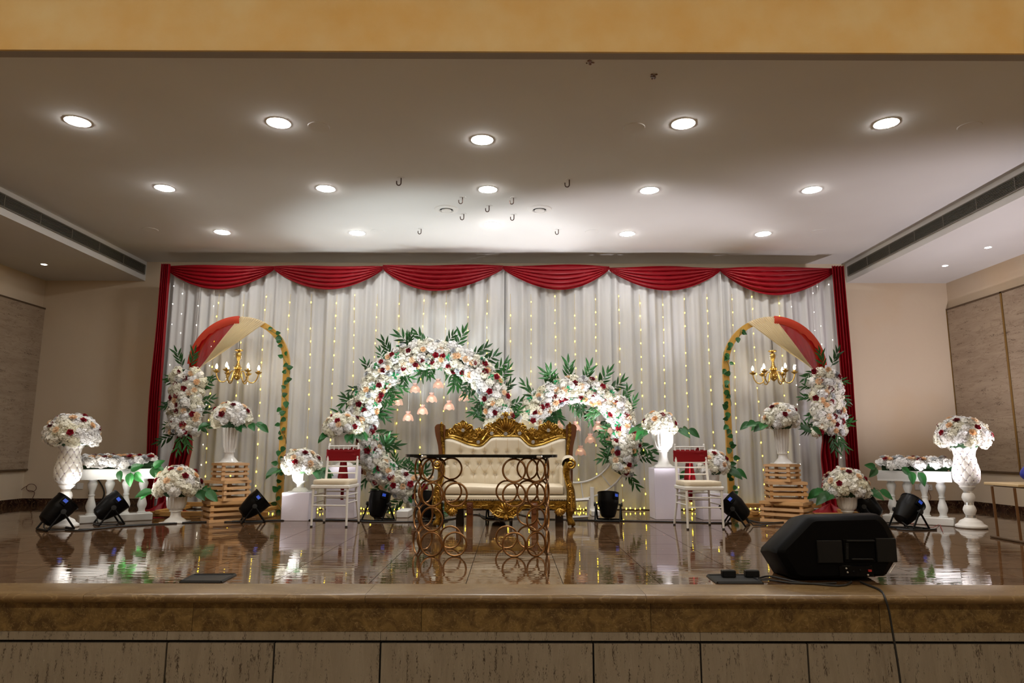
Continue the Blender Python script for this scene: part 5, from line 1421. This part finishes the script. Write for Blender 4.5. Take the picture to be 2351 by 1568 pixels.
plate((1873, 1240, 1934, 1292), -.004, .03, 'grey_panel', 'back_panel'); plate((2008, 1235, 2058, 1290), -.004, .03, 'grey_panel', 'back_panel')
plate((1934, 1238, 2010, 1291), .002, .02, 'black_plastic', 'handle_recess')
plate((1940, 1239, 2005, 1243), -.012, .03, 'grey_panel', 'handle'); plate((1952, 1281, 2002, 1285), -.012, .03, 'grey_panel', 'handle')
for k in range(12):
    for x in (1940, 2012): plate((x, 1246 + 3.2 * k, x + 6, 1247.6 + 3.2 * k), -.010, .012, 'black_rubber', 'rib', .001)
plate((1932, 1217, 1988, 1219), .018, .03, 'grey_panel', 'vent_lip')
plate((1925, 1298, 2005, 1324), .0, .015, 'black_metal', 'connector_panel')
for x, y, m in ((1943, 1305, 'crystal'), (1946, 1314, 'crystal'), (1993, 1320, 'crystal'), (1960, 1312, 'grey_panel'), (1975, 1309, 'grey_panel')): 
    p = P(x, y, ym - .012); MB().ball(p, .007, 8, 6).obj('connector', m, mo)
plate((1991, 1307, 1999, 1312), -.012, .01, 'red_mark', 'power_switch', .001)
p1_, p2_ = P(2039, 1314, ym + .02), P(2052, 1294, ym + .02); MB().tube([p1_ + Vector((0, -.02, 0)), p2_ + Vector((0, -.02, 0))], .004, 5).obj('badge_strip', 'white_paint', mo)

# floor boxes set in the stage
def floor_box(c4, label, lids):
    q4 = [F(x, y) for x, y in c4]; c = sum(q4, Vector()) / 4
    r = thing('floor_box', label, 'floor box', (c.x, c.y, 0), 0, 'floor boxes')
    for a, b_ in zip(q4, q4[1:] + q4[:1]): MB().tube([a + Vector((0, 0, .003)), b_ + Vector((0, 0, .003))], .012, 4).obj('frame', 'grey_panel', r)
    ins = [c + (p - c) * .93 for p in q4]
    MB().prism([p + Vector((0, 0, .002)) for p in ins], (0, 0, .004)).obj('plate', 'joint_black' if lids else 'grey_panel', r)
    for (x0, y0, x1, y1) in lids:
        a = F(x0, y0); b_ = F(x1, y0); h_ = .05
        MB().rbox(((a.x + b_.x) / 2, a.y, h_ / 2 + .006), (b_.x - a.x, .05, h_), .006).obj('lid', 'grey_panel', r)
floor_box([(415, 1337.5), (507, 1338), (540, 1321), (445, 1322)], 'closed grey floor box near the stage edge at left', [])
floor_box([(1648, 1340), (1750, 1340), (1722, 1323), (1625, 1323)], 'open black floor box beside the monitor', [(1657, 1327, 1688, 0), (1710, 1327, 1742, 0)])

# ------------------------------------------------------------------ cables
def G(pts, z=.008): return [F(x, y) + Vector((0, 0, z)) for x, y in pts]
BK = 'black_rubber'
wire('stage_cable', 'long black cable on the floor from the left lights to the left chair', G([(150, 1219), (190, 1220), (240, 1212), (300, 1209), (380, 1203), (460, 1200), (540, 1198), (640, 1196), (700, 1195), (760, 1196), (830, 1195)]), .009, BK, 'cable')
wire('stage_cable', 'second black cable twisting along the left half of the stage', G([(180, 1217), (230, 1216), (300, 1206), (370, 1205), (450, 1199), (560, 1199.5), (660, 1194), (740, 1193.5), (800, 1195.5), (860, 1199)]), .008, BK, 'cable')
wire('stage_cable', 'black cable running behind the table to the sofa', G([(830, 1199), (900, 1200), (980, 1199), (1040, 1193), (1090, 1180), (1120, 1190), (1150, 1195)]), .009, BK, 'cable')
wire('stage_cable', 'black cable tangled under the sofa', G([(1100, 1180), (1110, 1192), (1130, 1193), (1140, 1180), (1160, 1188), (1185, 1180), (1200, 1184), (1230, 1192), (1290, 1194), (1350, 1194)]), .008, BK, 'cable')
wire('stage_cable', 'black cable from the sofa to the right chair', G([(1300, 1195), (1370, 1196), (1420, 1196.5), (1480, 1198), (1540, 1199), (1600, 1201), (1680, 1202)]), .009, BK, 'cable')
wire('stage_cable', 'black cable curving from the right stage light to the crates', G([(1715, 1194), (1740, 1201), (1770, 1202), (1820, 1199), (1870, 1199), (1950, 1204), (2080, 1212)]), .008, BK, 'cable')
wire('monitor_cable', 'black cable from the floor box to the monitor', G([(1742, 1330), (1765, 1324), (1800, 1332), (1840, 1341), (1880, 1344), (1920, 1348), (1945, 1346), (1955, 1338)]), .0065, BK, 'cable')
wire('monitor_cable', 'second black cable from the floor box to the monitor', G([(1742, 1333), (1770, 1334), (1815, 1341), (1860, 1343), (1920, 1341)]), .0065, BK, 'cable')
yf_ = YN - .012
wire('hanging_cable', 'black cable hanging over the stage edge', G([(1975, 1338), (1990, 1345), (2010, 1352), (2024, 1359)], .008) + [P(2031, 1369, yf_), P(2041, 1400, yf_), P(2049, 1450, yf_), P(2056, 1490, yf_), P(2068, 1568, yf_), P(2074, 1640, yf_)], .0065, BK, 'cable')
wire('red_wire', 'loose red and black wires by the right stage light', G([(2085, 1205), (2110, 1203), (2125, 1204), (2130, 1212), (2145, 1214), (2158, 1204), (2161, 1214), (2165, 1222)], .012), .003, 'wire_red')
wire('stage_cable', 'black cable coiled under the right stage light', G([(2060, 1216), (2085, 1219), (2120, 1218), (2150, 1217)]), .010, BK, 'cable')
# white power adapter box behind the table
bx_ = F(925, 1188); mb = MB(); mb.rbox((bx_.x, bx_.y + .15, .045), (.16, .42, .09), .008)
tag(mb.obj('adapter_box', 'white_paint'), 'white metal foot box under the large flower ring', 'box')

# ------------------------------------------------------------------ table at the far right with a blue bag
ty = F(2320, 1241).y; zt_ = P(2262, 1109, ty).z
td = thing('folding_table', 'low folding table with pale edge at the far right wall', 'table', (P(2400, 1150, ty).x, ty, 0))
xa = P(2258, 1110, ty + .25).x; xb = XR - .25
MB().rbox(((xa + xb) / 2, ty, zt_ - .015), (xb - xa, .5, .03), .006).obj('table_top', 'table_edge', td)
MB().box(((xa + xb) / 2 + .03, ty, zt_ - .036), (xb - xa - .1, .44, .012)).obj('under_frame', 'dark_trim', td)
for dy in (-.16, .16):
    for px in (2309,): 
        x = P(px, 1180, ty).x; MB().tube([(x, ty + dy, zt_ - .04), (x + .01, ty + dy, .02)], .014, 6).obj('leg', 'table_leg', td)
        MB().tube([(xb - .2, ty + dy, zt_ - .04), (xb - .2, ty + dy, .02)], .014, 6).obj('leg', 'table_leg', td)
x = P(2309, 1180, ty).x
MB().rbox((x, ty, .012), (.03, .5, .02), .004).obj('foot_bar', 'dark_trim', td); MB().rbox((xb - .2, ty, .012), (.03, .5, .02), .004).obj('foot_bar', 'dark_trim', td)
pb3 = P(2352, 1095, ty); zz0 = zt_ + .002
def bag(u, v):
    a = 2 * PI * u; r_ = math.sin(PI * (v * .97 + .03)) ** .55 * (1 - .72 * v); return (pb3.x + .16 + .26 * r_ * math.cos(a), ty + .17 * r_ * math.sin(a), zz0 + .27 * v)
tag(MB().grid(bag, 28, 14, wrap=True).obj('blue_bag', 'blue_cloth'), 'royal blue cloth bag on the table at the right edge', 'bag')
